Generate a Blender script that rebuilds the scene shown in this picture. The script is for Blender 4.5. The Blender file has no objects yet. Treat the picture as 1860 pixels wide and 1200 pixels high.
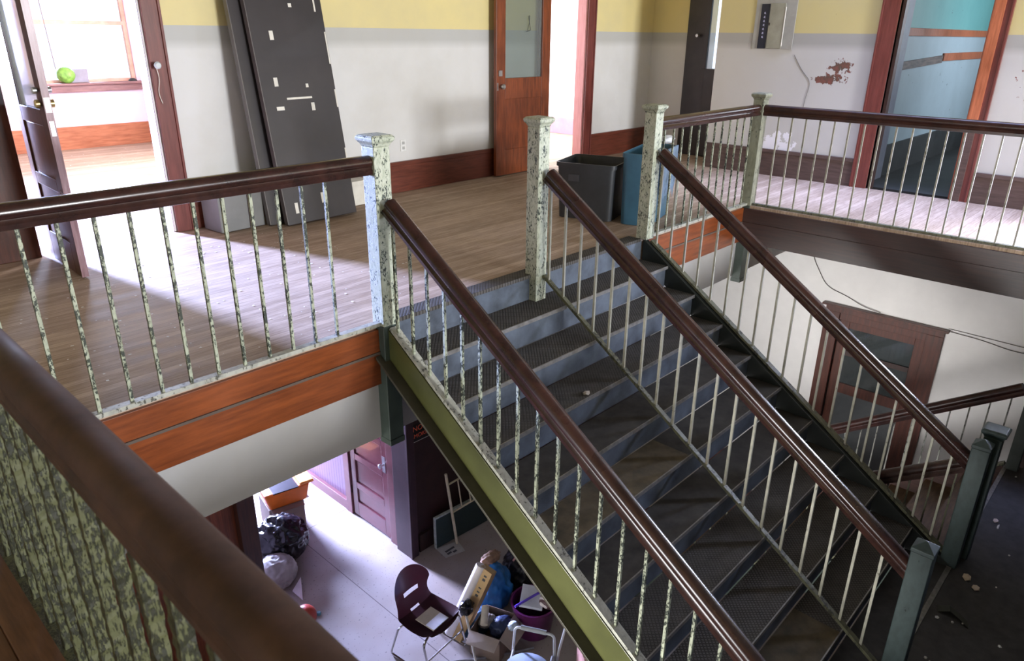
import bpy, bmesh, math, random
from math import sin, cos, pi, radians, sqrt
from mathutils import Vector, Matrix, noise
random.seed(7)
S = bpy.context.scene
C = S.collection

# ------------------------------------------------------------------ camera
Rv = Vector((0.68398241, -0.72943127, 0.00990346))
Uv = Vector((0.27023461, 0.26596021, 0.92533152))
Dv = Vector((0.67759968, 0.63023423, -0.37902968))
cam = bpy.data.cameras.new('camera'); co = bpy.data.objects.new('camera', cam); C.objects.link(co)
cam.sensor_width = 36; cam.lens = 1316.034 * 36 / 1860
cam.clip_start = 0.02
cam.dof.use_dof = True; cam.dof.focus_distance = 5.0; cam.dof.aperture_fstop = 7.0
M = Matrix((Rv, Uv, -Dv)).transposed().to_4x4(); M.translation = (0, 0, 1.55)
co.matrix_world = M
S.camera = co
S.view_settings.view_transform = 'Standard'; S.view_settings.look = 'None'
S.view_settings.gamma = 1; S.view_settings.use_curve_mapping = False
S.view_settings.exposure = 0.07

# ------------------------------------------------------------------ world and daylight
w = bpy.data.worlds.new('world'); S.world = w; w.use_nodes = True
bg = w.node_tree.nodes['Background']; bg.inputs[0].default_value = (0.80, 0.88, 1.0, 1); bg.inputs[1].default_value = 1.6

def area(name, loc, tgt, sx, sy, power, col=(0.86, 0.92, 1.0), spread=180):
    l = bpy.data.lights.new(name, 'AREA'); l.shape = 'RECTANGLE'; l.size = sx; l.size_y = sy
    l.energy = power; l.color = col; l.spread = radians(spread)
    o = bpy.data.objects.new(name, l); C.objects.link(o); o.location = loc
    o.rotation_euler = (Vector(tgt) - Vector(loc)).to_track_quat('-Z', 'Y').to_euler()
    return o
# daylight falling through windows (each one stands outside its opening); lamps marked as added have no known window
area('daylight_left_room', (0.72, 11.75, 1.75), (2.05, 5.0, 0.0), 0.5, 1.4, 560, (0.48, 0.57, 1.0), 50)
area('daylight_left_room_sill', (3.65, 11.9, 1.75), (1.4, 5.6, 0.0), 0.7, 1.6, 30, (0.62, 0.72, 1.0), 50)
area('added_left_room_fill', (5.15, 8.6, 1.7), (3.0, 10.2, 0.8), 1.5, 1.6, 420, (1.0, 0.93, 0.97))  # added lamp, no such window known: brightens the room's far wall
area('daylight_far_room', (8.0, 9.7, 1.8), (8.2, 6.0, 0.4), 1.6, 1.6, 700, (0.9, 0.94, 1.0))
area('added_gallery_overhead_fill', (7.75, 1.3, 3.42), (7.75, 1.3, 0.0), 1.1, 5.0, 80, (0.42, 0.52, 1.0), 50)  # no skylight known: lamp added overhead to brighten the gallery floor
area('daylight_gallery', (7.75, -12.4, 1.9), (7.6, 3.0, 0.3), 1.5, 1.6, 200, (0.80, 0.86, 1.0))
area('daylight_front_hall', (4.1, -12.4, 1.75), (4.3, 6.0, 0.9), 2.4, 1.6, 2000, (0.94, 0.96, 1.0))
area('daylight_side_door', (9.3, -0.1, 0.85), (7.6, 0.9, 0.0), 0.9, 1.0, 200, (0.66, 0.74, 1.0), 75)
area('daylight_teal_room', (12.3, 0.2, 1.9), (10.5, 2.8, 1.0), 1.8, 1.4, 85, (0.80, 0.88, 1.0))
area('daylight_entrance', (3.65, 9.1, -2.7), (3.35, 4.6, -3.8), 0.7, 1.9, 330, (0.50, 0.56, 1.0), 60)
area('added_lower_wall_fill', (-1.9, 1.7, -1.6), (8.57, 1.6, -1.5), 2.2, 1.4, 34, (1.0, 0.98, 0.97), 45)  # added lamp at an unseen left opening, lights the white lower wall
area('added_lower_side_fill', (-1.9, 4.3, -2.1), (8.57, 2.6, -1.6), 1.2, 1.5, 15, (1.0, 0.97, 0.94), 32)  # unseen narrow lamp, added to lift the lower right wall

# ------------------------------------------------------------------ material helpers
MATS = {}
def new(name):
    m = bpy.data.materials.new(name); m.use_nodes = True
    n = m.node_tree.nodes; l = m.node_tree.links
    b = n['Principled BSDF']; MATS[name] = m
    return m, n, l, b
def rgb(c): return (c[0], c[1], c[2], 1)
def nd(n, t, **k):
    x = n.new(t)
    for a, v in k.items(): setattr(x, a, v)
    return x
def coords(n, l, world=True, scale=(1, 1, 1), rot=(0, 0, 0)):
    mp = nd(n, 'ShaderNodeMapping'); mp.inputs['Scale'].default_value = scale; mp.inputs['Rotation'].default_value = rot
    if world: g = nd(n, 'ShaderNodeNewGeometry'); l.new(g.outputs['Position'], mp.inputs[0])
    else: g = nd(n, 'ShaderNodeTexCoord'); l.new(g.outputs['Object'], mp.inputs[0])
    return mp.outputs[0]
def ntex(n, l, vec, scale, detail=4, rough=0.6):
    t = nd(n, 'ShaderNodeTexNoise'); t.inputs['Scale'].default_value = scale
    t.inputs['Detail'].default_value = detail; t.inputs['Roughness'].default_value = rough
    l.new(vec, t.inputs['Vector']); return t.outputs['Fac']
def ramp(n, l, f, stops, interp='LINEAR'):
    r = nd(n, 'ShaderNodeValToRGB'); r.color_ramp.interpolation = interp
    e = r.color_ramp.elements
    while len(e) < len(stops): e.new(0.5)
    for i, (p, c) in enumerate(stops): e[i].position = p; e[i].color = rgb(c) if not isinstance(c, float) else (c, c, c, 1)
    l.new(f, r.inputs[0]); return r.outputs[0]
def mixc(n, l, f, a, b, mode='MIX'):
    m = nd(n, 'ShaderNodeMix', data_type='RGBA', blend_type=mode)
    for sock, v in ((m.inputs[0], f), (m.inputs[6], a), (m.inputs[7], b)):
        if hasattr(v, 'is_linked'): l.new(v, sock)
        elif isinstance(v, (int, float)): sock.default_value = v
        else: sock.default_value = rgb(v)
    return m.outputs[2]
def math_(n, l, op, a, b=0.0, c=None):
    m = nd(n, 'ShaderNodeMath', operation=op)
    for i, v in enumerate((a, b) if c is None else (a, b, c)):
        if hasattr(v, 'is_linked'): l.new(v, m.inputs[i])
        else: m.inputs[i].default_value = v
    return m.outputs[0]
def bump(n, l, b, h, strength=0.3, dist=0.005):
    bp = nd(n, 'ShaderNodeBump'); bp.inputs['Strength'].default_value = strength; bp.inputs['Distance'].default_value = dist
    l.new(h, bp.inputs['Height']); l.new(bp.outputs[0], b.inputs['Normal'])

def plain(name, col, rough=0.6, var=0.12, scale=8, metal=0.0, coat=0.0, bmp=0.0):
    if name in MATS: return MATS[name]
    m, n, l, b = new(name)
    v = coords(n, l, False); f = ntex(n, l, v, scale)
    dark = tuple(c * (1 - var) for c in col); lite = tuple(min(1, c * (1 + var)) for c in col)
    l.new(ramp(n, l, f, [(0.3, dark), (0.7, lite)]), b.inputs['Base Color'])
    b.inputs['Roughness'].default_value = rough; b.inputs['Metallic'].default_value = metal
    b.inputs['Coat Weight'].default_value = coat
    if bmp: bump(n, l, b, f, bmp)
    return m

def wood(name, c1, c2, rough=0.35, scale=(3, 3, 3), coat=0.2, grain=14, bmp=0.05):
    m, n, l, b = new(name)
    v = coords(n, l, False, scale)
    f = ntex(n, l, v, grain, 6, 0.65); f2 = ntex(n, l, coords(n, l, True, (1, 1, 1)), 1.7, 3)
    k = math_(n, l, 'ADD', math_(n, l, 'MULTIPLY', f, 0.7), math_(n, l, 'MULTIPLY', f2, 0.3))
    l.new(ramp(n, l, k, [(0.36, c1), (0.62, c2)]), b.inputs['Base Color'])
    r = ramp(n, l, f2, [(0.3, float(rough * 0.8)), (0.7, float(rough * 1.3))]); l.new(r, b.inputs['Roughness'])
    b.inputs['Coat Weight'].default_value = coat; b.inputs['Coat Roughness'].default_value = 0.2
    b.inputs['Specular IOR Level'].default_value = 0.35
    bump(n, l, b, f, bmp, 0.002)
    return m

def peel(name, base, under, amount=0.46, scale=60, rough=0.5, dist=0.004, olive=None, zs=0.55):
    m, n, l, b = new(name)
    v = coords(n, l, True, (1, 1, zs))
    f = ntex(n, l, v, scale, 5, 0.7); g = ntex(n, l, v, scale * 0.22, 3)
    h = math_(n, l, 'ADD', math_(n, l, 'MULTIPLY', f, 0.65), math_(n, l, 'MULTIPLY', g, 0.35))
    mask = ramp(n, l, h, [(amount - 0.012, 0.0), (amount + 0.012, 1.0)])
    c2 = olive or tuple(c * 0.75 for c in base)
    basec = ramp(n, l, ntex(n, l, v, scale * 0.5, 3), [(0.35, c2), (0.6, base)])
    l.new(mixc(n, l, mask, under, basec), b.inputs['Base Color'])
    b.inputs['Roughness'].default_value = rough
    bump(n, l, b, mask, 0.8, dist)
    return m

# handrails, timber
RAIL = wood('rail_wood', (0.020, 0.009, 0.0075), (0.048, 0.019, 0.0145), 0.24, (1, 1, 1), 0.35, 9, 0.04)
RAILN = wood('near_rail_wood', (0.035, 0.016, 0.011), (0.095, 0.046, 0.031), 0.62, (1, 1, 1), 0.0, 6, 0.05)
FASC = wood('fascia_wood', (0.13, 0.030, 0.007), (0.25, 0.062, 0.014), 0.36, (0.5, 5, 5), 0.25, 7)
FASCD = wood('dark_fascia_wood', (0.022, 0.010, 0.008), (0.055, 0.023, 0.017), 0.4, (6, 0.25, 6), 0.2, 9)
DOORW = wood('door_wood', (0.11, 0.027, 0.010), (0.26, 0.066, 0.022), 0.35, (5, 5, 0.5), 0.25, 8)
CASE = wood('casing_wood', (0.11, 0.026, 0.020), (0.20, 0.050, 0.040), 0.36, (5, 5, 0.4), 0.25, 8)
CASEO = wood('orange_casing_wood', (0.30, 0.085, 0.035), (0.55, 0.17, 0.075), 0.4, (5, 5, 0.4), 0.2, 8)
BASEB = wood('baseboard_wood', (0.085, 0.022, 0.012), (0.17, 0.044, 0.026), 0.4, (0.5, 0.5, 5), 0.15, 8)
DARKW = wood('dark_wood', (0.016, 0.008, 0.006), (0.045, 0.018, 0.014), 0.4, (5, 5, 0.4), 0.2, 8)
NEARFL = wood('near_board_wood', (0.075, 0.032, 0.016), (0.17, 0.075, 0.034), 0.5, (5, 0.4, 5), 0.05, 8)
# paint
GREEN = peel('flaking_green_paint', (0.42, 0.45, 0.33), (0.030, 0.038, 0.026), 0.485, 110)
NEWEL = peel('chipped_pale_paint', (0.52, 0.55, 0.44), (0.04, 0.055, 0.045), 0.44, 110, olive=(0.38, 0.42, 0.31))
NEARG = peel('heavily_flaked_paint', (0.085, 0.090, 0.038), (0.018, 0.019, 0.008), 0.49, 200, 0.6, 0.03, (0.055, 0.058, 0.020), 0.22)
DKGRN = plain('dark_green_paint', (0.045, 0.062, 0.050), 0.45, 0.2)
NEWLOW = peel('worn_green_newel_paint', (0.038, 0.060, 0.058), (0.025, 0.033, 0.03), 0.36, 60)
OLIVE = plain('olive_stringer_paint', (0.075, 0.080, 0.024), 0.38, 0.25, 3, coat=0.1)
SHOE = peel('stringer_cap_paint', (0.42, 0.42, 0.36), (0.09, 0.09, 0.07), 0.42, 60)
SHOED = peel('dark_cap_paint', (0.14, 0.14, 0.085), (0.045, 0.045, 0.03), 0.45, 60)
RISER = plain('scuffed_grey_riser', (0.070, 0.085, 0.11), 0.5, 0.45, 7, bmp=0.1)
NOSE = plain('worn_nosing_metal', (0.22, 0.21, 0.20), 0.35, 0.3, 30, metal=0.4)
WHITEP = plain('white_plaster', (0.76, 0.745, 0.73), 0.8, 0.05, 3)
CEIL = plain('ceiling_plaster', (0.34, 0.33, 0.30), 0.8, 0.05, 3)
ROOMW = plain('white_room_paint', (0.85, 0.80, 0.82), 0.8, 0.03, 3)
PINKW = plain('pink_room_paint', (0.80, 0.66, 0.72), 0.8, 0.03, 3)
LANDM = plain('dusty_black_landing', (0.036, 0.033, 0.033), 0.7, 0.35, 14, bmp=0.1)
CREAMW = plain('cream_metal', (0.62, 0.52, 0.33), 0.4, 0.2, 12)

def tread_mat(name, c1, c2, studs=True):
    m, n, l, b = new(name)
    v = coords(n, l, True)
    f = ntex(n, l, v, 9, 5)
    col = ramp(n, l, f, [(0.3, c1), (0.72, c2)])
    if studs:
        x = nd(n, 'ShaderNodeTexVoronoi'); x.distance = 'CHEBYCHEV'; x.inputs['Randomness'].default_value = 0.0; x.inputs['Scale'].default_value = 55
        l.new(coords(n, l, True, (1, 1, 0.01), (0, 0, 0.785)), x.inputs['Vector'])
        k = ramp(n, l, x.outputs['Distance'], [(0.25, 1.0), (0.38, 0.0)])
        col = mixc(n, l, k, col, mixc(n, l, 0.6, col, (0.13, 0.12, 0.11)))
        bump(n, l, b, k, 0.6, 0.003)
    l.new(col, b.inputs['Base Color']); b.inputs['Roughness'].default_value = 0.7; b.inputs['Specular IOR Level'].default_value = 0.2
    return m
TREAD = tread_mat('studded_rubber_tread', (0.030, 0.027, 0.024), (0.066, 0.059, 0.052))
TREADB = tread_mat('bare_brown_tread', (0.06, 0.050, 0.034), (0.15, 0.115, 0.070), False)

def wall_paint(name, lower, upper, grey=None, patch=False):
    m, n, l, b = new(name)
    g = nd(n, 'ShaderNodeNewGeometry'); s = nd(n, 'ShaderNodeSeparateXYZ'); l.new(g.outputs['Position'], s.inputs[0])
    z = s.outputs['Z']
    v = coords(n, l)
    stain = ntex(n, l, v, 1.6, 5)
    zz = math_(n, l, 'ADD', z, math_(n, l, 'MULTIPLY', math_(n, l, 'SUBTRACT', ntex(n, l, v, 5, 2), 0.5), 0.004))
    col = lower
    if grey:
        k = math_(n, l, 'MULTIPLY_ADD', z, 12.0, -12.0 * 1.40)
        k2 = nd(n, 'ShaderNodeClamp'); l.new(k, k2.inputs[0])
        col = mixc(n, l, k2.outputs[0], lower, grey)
    up = math_(n, l, 'GREATER_THAN', zz, 1.585)
    col = mixc(n, l, up, col, upper)
    col = mixc(n, l, math_(n, l, 'MULTIPLY', ramp(n, l, stain, [(0.45, 0.0), (0.75, 1.0)]), 0.25), col, (0.45, 0.42, 0.34))
    if patch:
        y = s.outputs['Y']
        # flaked-off paint where the bare red-brown plaster shows
        def blob(cy, cz, ry, rz):
            a = math_(n, l, 'POWER', math_(n, l, 'ABSOLUTE', math_(n, l, 'DIVIDE', math_(n, l, 'SUBTRACT', y, cy), ry)), 2.0)
            c = math_(n, l, 'POWER', math_(n, l, 'ABSOLUTE', math_(n, l, 'DIVIDE', math_(n, l, 'SUBTRACT', z, cz), rz)), 2.0)
            return math_(n, l, 'MAXIMUM', math_(n, l, 'SUBTRACT', 1.0, math_(n, l, 'ADD', a, c)), 0.0)
        bl = math_(n, l, 'MAXIMUM', blob(3.23, 1.12, 0.27, 0.085), blob(3.13, 1.25, 0.20, 0.10))
        bl = math_(n, l, 'MAXIMUM', bl, math_(n, l, 'MULTIPLY', blob(1.35, 1.20, 0.16, 0.30), 0.55))
        nn = ntex(n, l, v, 16, 6, 0.65)
        k = ramp(n, l, math_(n, l, 'ADD', math_(n, l, 'MULTIPLY', bl, 0.34), nn), [(0.72, 0.0), (0.735, 1.0)])
        col = mixc(n, l, k, col, ramp(n, l, nn, [(0.45, (0.10, 0.065, 0.045)), (0.66, (0.24, 0.075, 0.055))]))
        bump(n, l, b, k, 0.5, 0.004)
        w2 = math_(n, l, 'ADD', math_(n, l, 'MULTIPLY', blob(3.72, 0.36, 0.34, 0.20), 0.4), ntex(n, l, v, 11, 5, 0.6))
        col = mixc(n, l, ramp(n, l, w2, [(0.76, 0.0), (0.775, 1.0)]), col, (0.85, 0.84, 0.88))
    l.new(col, b.inputs['Base Color']); b.inputs['Roughness'].default_value = 0.6
    return m
WBACK = wall_paint('yellow_over_white_wall_paint', (0.72, 0.715, 0.70), (0.78, 0.665, 0.31), (0.52, 0.52, 0.50))
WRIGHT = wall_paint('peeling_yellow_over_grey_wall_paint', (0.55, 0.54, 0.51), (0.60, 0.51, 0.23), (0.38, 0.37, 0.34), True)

def planks(name, c1, c2, gap, width=0.055, rough=0.62):
    m, n, l, b = new(name)
    g = nd(n, 'ShaderNodeNewGeometry'); s = nd(n, 'ShaderNodeSeparateXYZ'); l.new(g.outputs['Position'], s.inputs[0])
    yy = math_(n, l, 'DIVIDE', s.outputs['Y'], width)
    fr = math_(n, l, 'FRACT', yy); fl = math_(n, l, 'FLOOR', yy)
    wn = nd(n, 'ShaderNodeTexWhiteNoise', noise_dimensions='1D'); l.new(fl, wn.inputs['W'])
    grain = ntex(n, l, coords(n, l, True, (1.2, 16, 1)), 5, 5, 0.6)
    dust = ntex(n, l, coords(n, l, True, (0.7, 2.5, 1)), 2.2, 5, 0.7)
    k = math_(n, l, 'ADD', math_(n, l, 'MULTIPLY', grain, 0.5), math_(n, l, 'ADD', math_(n, l, 'MULTIPLY', wn.outputs[0], 0.13), math_(n, l, 'MULTIPLY', dust, 0.36)))
    col = ramp(n, l, k, [(0.38, c1), (0.62, c2)])
    edge = math_(n, l, 'LESS_THAN', fr, 0.05)
    col = mixc(n, l, math_(n, l, 'MULTIPLY', edge, 0.55), col, gap)
    fleck = ramp(n, l, ntex(n, l, coords(n, l), 38, 2, 0.5), [(0.775, 0.0), (0.79, 1.0)])
    col = mixc(n, l, fleck, col, (0.7, 0.69, 0.64))
    l.new(col, b.inputs['Base Color'])
    l.new(ramp(n, l, dust, [(0.3, rough), (0.7, rough + 0.2)]), b.inputs['Roughness']); b.inputs['Specular IOR Level'].default_value = 0.25
    bump(n, l, b, math_(n, l, 'SUBTRACT', 1.0, edge), 0.25, 0.002)
    return m
FLOORW = planks('worn_floorboards', (0.30, 0.210, 0.145), (0.54, 0.41, 0.31), (0.09, 0.06, 0.04))

def terrazzo():
    m, n, l, b = new('speckled_terrazzo')
    v = coords(n, l)
    big = ntex(n, l, v, 1.1, 3); sp = ntex(n, l, v, 45, 2, 0.5)
    col = ramp(n, l, big, [(0.35, (0.30, 0.245, 0.20)), (0.65, (0.40, 0.36, 0.33))])
    col = mixc(n, l, ramp(n, l, sp, [(0.66, 0.0), (0.70, 1.0)]), col, (0.16, 0.14, 0.13))
    g = nd(n, 'ShaderNodeNewGeometry'); s = nd(n, 'ShaderNodeSeparateXYZ'); l.new(g.outputs['Position'], s.inputs[0])
    def line(sock, period, off):
        f = math_(n, l, 'FRACT', math_(n, l, 'DIVIDE', math_(n, l, 'ADD', sock, off), period))
        return math_(n, l, 'LESS_THAN', f, 0.008 / period)
    k = math_(n, l, 'MAXIMUM', line(s.outputs['X'], 2.7, -3.30), line(s.outputs['Y'], 4.0, -6.42))
    col = mixc(n, l, math_(n, l, 'MULTIPLY', k, 0.85), col, (0.07, 0.05, 0.05))
    l.new(col, b.inputs['Base Color']); b.inputs['Roughness'].default_value = 0.5
    return m
TERR = terrazzo()

def beadboard():
    m, n, l, b = new('maroon_beadboard')
    g = nd(n, 'ShaderNodeNewGeometry'); s = nd(n, 'ShaderNodeSeparateXYZ'); l.new(g.outputs['Position'], s.inputs[0])
    f = math_(n, l, 'FRACT', math_(n, l, 'DIVIDE', s.outputs['Y'], 0.055))
    k = math_(n, l, 'LESS_THAN', f, 0.14)
    l.new(mixc(n, l, k, (0.20, 0.125, 0.19), (0.09, 0.045, 0.08)), b.inputs['Base Color'])
    b.inputs['Roughness'].default_value = 0.3; bump(n, l, b, k, -0.5, 0.003)
    return m
BEAD = beadboard()

def glass(name, tint=(0.95, 0.97, 1.0), gloss=0.12, rough=0.02, frost=0.0):
    m, n, l, b = new(name)
    n.remove(b); out = n['Material Output']
    tr = nd(n, 'ShaderNodeBsdfTransparent'); tr.inputs[0].default_value = rgb(tint)
    gl = nd(n, 'ShaderNodeBsdfGlossy'); gl.inputs['Roughness'].default_value = rough
    mx = nd(n, 'ShaderNodeMixShader'); mx.inputs[0].default_value = gloss
    l.new(tr.outputs[0], mx.inputs[1]); l.new(gl.outputs[0], mx.inputs[2])
    last = mx.outputs[0]
    if frost:
        df = nd(n, 'ShaderNodeBsdfDiffuse'); df.inputs[0].default_value = (0.7, 0.75, 0.75, 1)
        m2 = nd(n, 'ShaderNodeMixShader'); m2.inputs[0].default_value = frost
        l.new(last, m2.inputs[1]); l.new(df.outputs[0], m2.inputs[2]); last = m2.outputs[0]
    l.new(last, out.inputs[0]); return m
GLASS = glass('clear_glass', gloss=0.04)
DOORG = glass('dusty_door_glass', (0.72, 0.76, 0.74), 0.06, 0.2, 0.12)
DOORF = glass('bright_frosted_glass', (0.9, 0.95, 1.0), 0.06, 0.2, 0.45)
DARKG = glass('dark_lower_door_glass', (0.55, 0.60, 0.62), 0.10, 0.05, 0.05)

# ------------------------------------------------------------------ mesh helpers
def BM(): return bmesh.new()
def obj(name, bm, mat, parent=None, smooth=False, bevel=0.0, loc=None, rot=None):
    me = bpy.data.meshes.new(name)
    bmesh.ops.recalc_face_normals(bm, faces=bm.faces[:])
    if bevel:
        ed = [e for e in bm.edges if len(e.link_faces) == 2 and e.calc_face_angle(0) > 0.6]
        try: bmesh.ops.bevel(bm, geom=ed, offset=bevel, segments=2, profile=0.5, affect='EDGES', clamp_overlap=True)
        except Exception: pass
    bm.to_mesh(me); bm.free()
    for m in (mat if isinstance(mat, (list, tuple)) else [mat]): me.materials.append(m)
    if smooth:
        for p in me.polygons: p.use_smooth = True
        try: me.set_sharp_from_angle(angle=radians(40 if smooth is True else 180))
        except Exception: pass
    o = bpy.data.objects.new(name, me); C.objects.link(o)
    if parent: o.parent = parent
    if loc is not None: o.location = loc
    if rot is not None: o.rotation_euler = rot
    return o
def box(bm, lo, hi, mi=0):
    x0, y0, z0 = lo; x1, y1, z1 = hi
    vs = [bm.verts.new(p) for p in ((x0,y0,z0),(x1,y0,z0),(x1,y1,z0),(x0,y1,z0),(x0,y0,z1),(x1,y0,z1),(x1,y1,z1),(x0,y1,z1))]
    for f in ((0,3,2,1),(4,5,6,7),(0,1,5,4),(1,2,6,5),(2,3,7,6),(3,0,4,7)):
        bm.faces.new([vs[i] for i in f]).material_index = mi
    return bm
def hexa(bm, pts, mi=0):
    vs = [bm.verts.new(p) for p in pts]
    for f in ((0,3,2,1),(4,5,6,7),(0,1,5,4),(1,2,6,5),(2,3,7,6),(3,0,4,7)):
        bm.faces.new([vs[i] for i in f]).material_index = mi
    return bm
def prism(bm, poly, axis, a, b):
    """extrude a 2-D polygon along an axis: 'x' polygon is (y,z); 'y' is (x,z); 'z' is (x,y)"""
    def P(p, t):
        return {'x': (t, p[0], p[1]), 'y': (p[0], t, p[1]), 'z': (p[0], p[1], t)}[axis]
    A = [bm.verts.new(P(p, a)) for p in poly]; B = [bm.verts.new(P(p, b)) for p in poly]
    k = len(poly)
    bm.faces.new(A[::-1]); bm.faces.new(B)
    for i in range(k): bm.faces.new((A[i], A[(i+1) % k], B[(i+1) % k], B[i]))
    return bm
def tube(bm, pts, r, seg=10, cap=True):
    pts = [Vector(p) for p in pts]; rings = []
    prev = None
    for i, p in enumerate(pts):
        d = (pts[min(i+1, len(pts)-1)] - pts[max(i-1, 0)]).normalized()
        u = Vector((0, 0, 1)) if prev is None and abs(d.z) < 0.9 else (Vector((1, 0, 0)) if prev is None else prev)
        u = (u - d * u.dot(d)).normalized(); prev = u
        v = d.cross(u); rr = r[i] if isinstance(r, (list, tuple)) else r
        rings.append([bm.verts.new(p + rr * (cos(2*pi*k/seg) * u + sin(2*pi*k/seg) * v)) for k in range(seg)])
    for a, b in zip(rings, rings[1:]):
        for k in range(seg): bm.faces.new((a[k], a[(k+1) % seg], b[(k+1) % seg], b[k]))
    if cap: bm.faces.new(rings[0][::-1]); bm.faces.new(rings[-1])
    return bm
def arc(pts, rad=0.04, n=5):
    """round the corners of a polyline"""
    P = [Vector(p) for p in pts]; out = [P[0]]
    for i in range(1, len(P)-1):
        a = (P[i-1]-P[i]); b = (P[i+1]-P[i]); r = min(rad, a.length*0.45, b.length*0.45)
        s = P[i] + a.normalized()*r; e = P[i] + b.normalized()*r
        for k in range(n+1):
            t = k/n; out.append(s*(1-t)**2 + P[i]*2*t*(1-t) + e*t*t)
    out.append(P[-1]); return out
def lathe(bm, prof, c=(0, 0, 0), seg=20):
    rings = [[bm.verts.new((c[0]+r*cos(2*pi*k/seg), c[1]+r*sin(2*pi*k/seg), c[2]+z)) for k in range(seg)] for r, z in prof]
    for a, b in zip(rings, rings[1:]):
        for k in range(seg): bm.faces.new((a[k], a[(k+1) % seg], b[(k+1) % seg], b[k]))
    bm.faces.new(rings[0][::-1]); bm.faces.new(rings[-1]); return bm
def sweep(bm, prof, a, b):
    """sweep a closed (side,up) section from a to b, kept upright"""
    a = Vector(a); b = Vector(b); d = (b-a).normalized()
    s = d.cross(Vector((0, 0, 1))).normalized(); u = s.cross(d).normalized()
    A = [bm.verts.new(a + s*p[0] + u*p[1]) for p in prof]; B = [bm.verts.new(b + s*p[0] + u*p[1]) for p in prof]
    k = len(prof); bm.faces.new(A[::-1]); bm.faces.new(B)
    for i in range(k): bm.faces.new((A[i], A[(i+1) % k], B[(i+1) % k], B[i]))
    return bm
def xform(bm, m): bmesh.ops.transform(bm, matrix=m, verts=bm.verts[:]); return bm
def blob(r, sc=(1, 1, 1), amp=0.15, freq=3.0, sub=4, seed=0.0, flat=None, ridge=False):
    bm = BM(); bmesh.ops.create_icosphere(bm, subdivisions=sub, radius=1.0)
    for v in bm.verts:
        p = v.co.copy(); k = noise.fractal(p*freq + Vector((seed, seed*2, 0)), 1.0, 2.0, 4)
        if ridge: k = 0.6 - abs(k)*1.6
        q = p * (1 + amp*k)
        v.co = Vector((q.x*r*sc[0], q.y*r*sc[1], q.z*r*sc[2]))
        if flat is not None and v.co.z < flat: v.co.z = flat + (v.co.z-flat)*0.02
    return bm
def thing(name, label, cat, loc=(0, 0, 0), rotz=0.0, group=None):
    o = bpy.data.objects.new(name, None); C.objects.link(o); o.empty_display_size = 0.1
    o.location = loc; o.rotation_euler = (0, 0, rotz); tag(o, label, cat, group); return o
def tag(o, label, cat, group=None):
    o['label'] = label; o['category'] = cat
    if group: o['group'] = group
    return o
def struct(name, bm, mat, bevel=0.0, smooth=False, parent=None):
    o = obj(name, bm, mat, parent, smooth, bevel)
    if not parent: o['kind'] = 'structure'
    return o
def wall_with_holes(bm, axis, pos, thick, a0, a1, z0, z1, holes):
    """wall in plane axis=pos..pos+thick spanning a0..a1, holes=(b0,b1,h0,h1) sorted"""
    def bx(p, q, r, s):
        if q-p < 1e-4 or s-r < 1e-4: return
        if axis == 'y': box(bm, (p, pos, r), (q, pos+thick, s))
        else: box(bm, (pos, p, r), (pos+thick, q, s))
    cur = a0
    for b0, b1, h0, h1 in sorted(holes):
        bx(cur, b0, z0, z1); bx(b0, b1, z0, h0); bx(b0, b1, h1, z1); cur = b1
    bx(cur, a1, z0, z1)
    return bm

# ------------------------------------------------------------------ the building shell, upper floor
XL, YB, XR = -1.6, 6.05, 8.57      # left, back and right walls of the hall
GX0, GX1, GY0, GY1 = 0.33, 6.80, -0.12, 3.20   # the stair opening
H = 3.3
b = BM()
box(b, (XL, -12, -0.35), (GX0, YB, 0)); box(b, (GX0, GY1, -0.35), (GX1, YB, 0)); box(b, (GX1, -12, -0.35), (XR, YB, 0)); box(b, (GX0, -12, -0.35), (GX1, GY0, 0))
box(b, (XR, 4.63, -0.35), (9.32, YB, 0))
box(b, (0.2, YB, -0.35), (4.75, 11.65, 0)); box(b, (6.6, YB, -0.35), (9.95, 9.4, 0)); box(b, (XR, -1.2, -0.35), (9.1, 0.6, 0))
struct('floor', b, FLOORW)
b = BM(); box(b, (XL-0.2, -12.2, H), (7.1, 11.9, H+0.1)); box(b, (8.4, -12.2, H), (14.8, 11.9, H+0.1)); box(b, (7.1, -12.2, H), (8.4, -1.3, H+0.1)); box(b, (7.1, 3.9, H), (8.4, 11.9, H+0.1)); struct('ceiling', b, CEIL)  # gap over the gallery added to let the overhead lamp in
b = wall_with_holes(BM(), 'y', YB, 0.14, XL, 9.46, 0, H, [(1.37, 2.40, 0, 2.25), (7.02, 7.82, 0, 2.25)]); struct('wall_back', b, WBACK)
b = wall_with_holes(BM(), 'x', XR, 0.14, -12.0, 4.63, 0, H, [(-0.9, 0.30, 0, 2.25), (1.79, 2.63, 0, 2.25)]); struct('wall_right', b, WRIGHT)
b = BM(); box(b, (8.71, 4.50, 0), (9.46, 4.63, H)); wall_with_holes(b, 'x', 9.32, 0.14, 4.63, YB, 0, H, [(4.75, 5.15, 1.14, 2.25)]); struct('wall_recess', b, WBACK)
b = wall_with_holes(wall_with_holes(BM(), 'y', -12.14, 0.14, XL, XR+0.14, 0, H, [(2.4, 5.4, 0.9, 2.6), (6.95, 8.5, 0.9, 2.8)]), 'y', -12.14, 0.14, XL, XR+0.14, -3.8, 0, []); struct('wall_front', b, WBACK)
b = BM(); wall_with_holes(b, 'x', XL-0.14, 0.14, -12.0, 6.2, -3.8, H, [(0.5, 2.9, -2.4, -0.8), (3.6, 5.0, -3.0, -1.2)]); struct('wall_left', b, WBACK)
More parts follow.
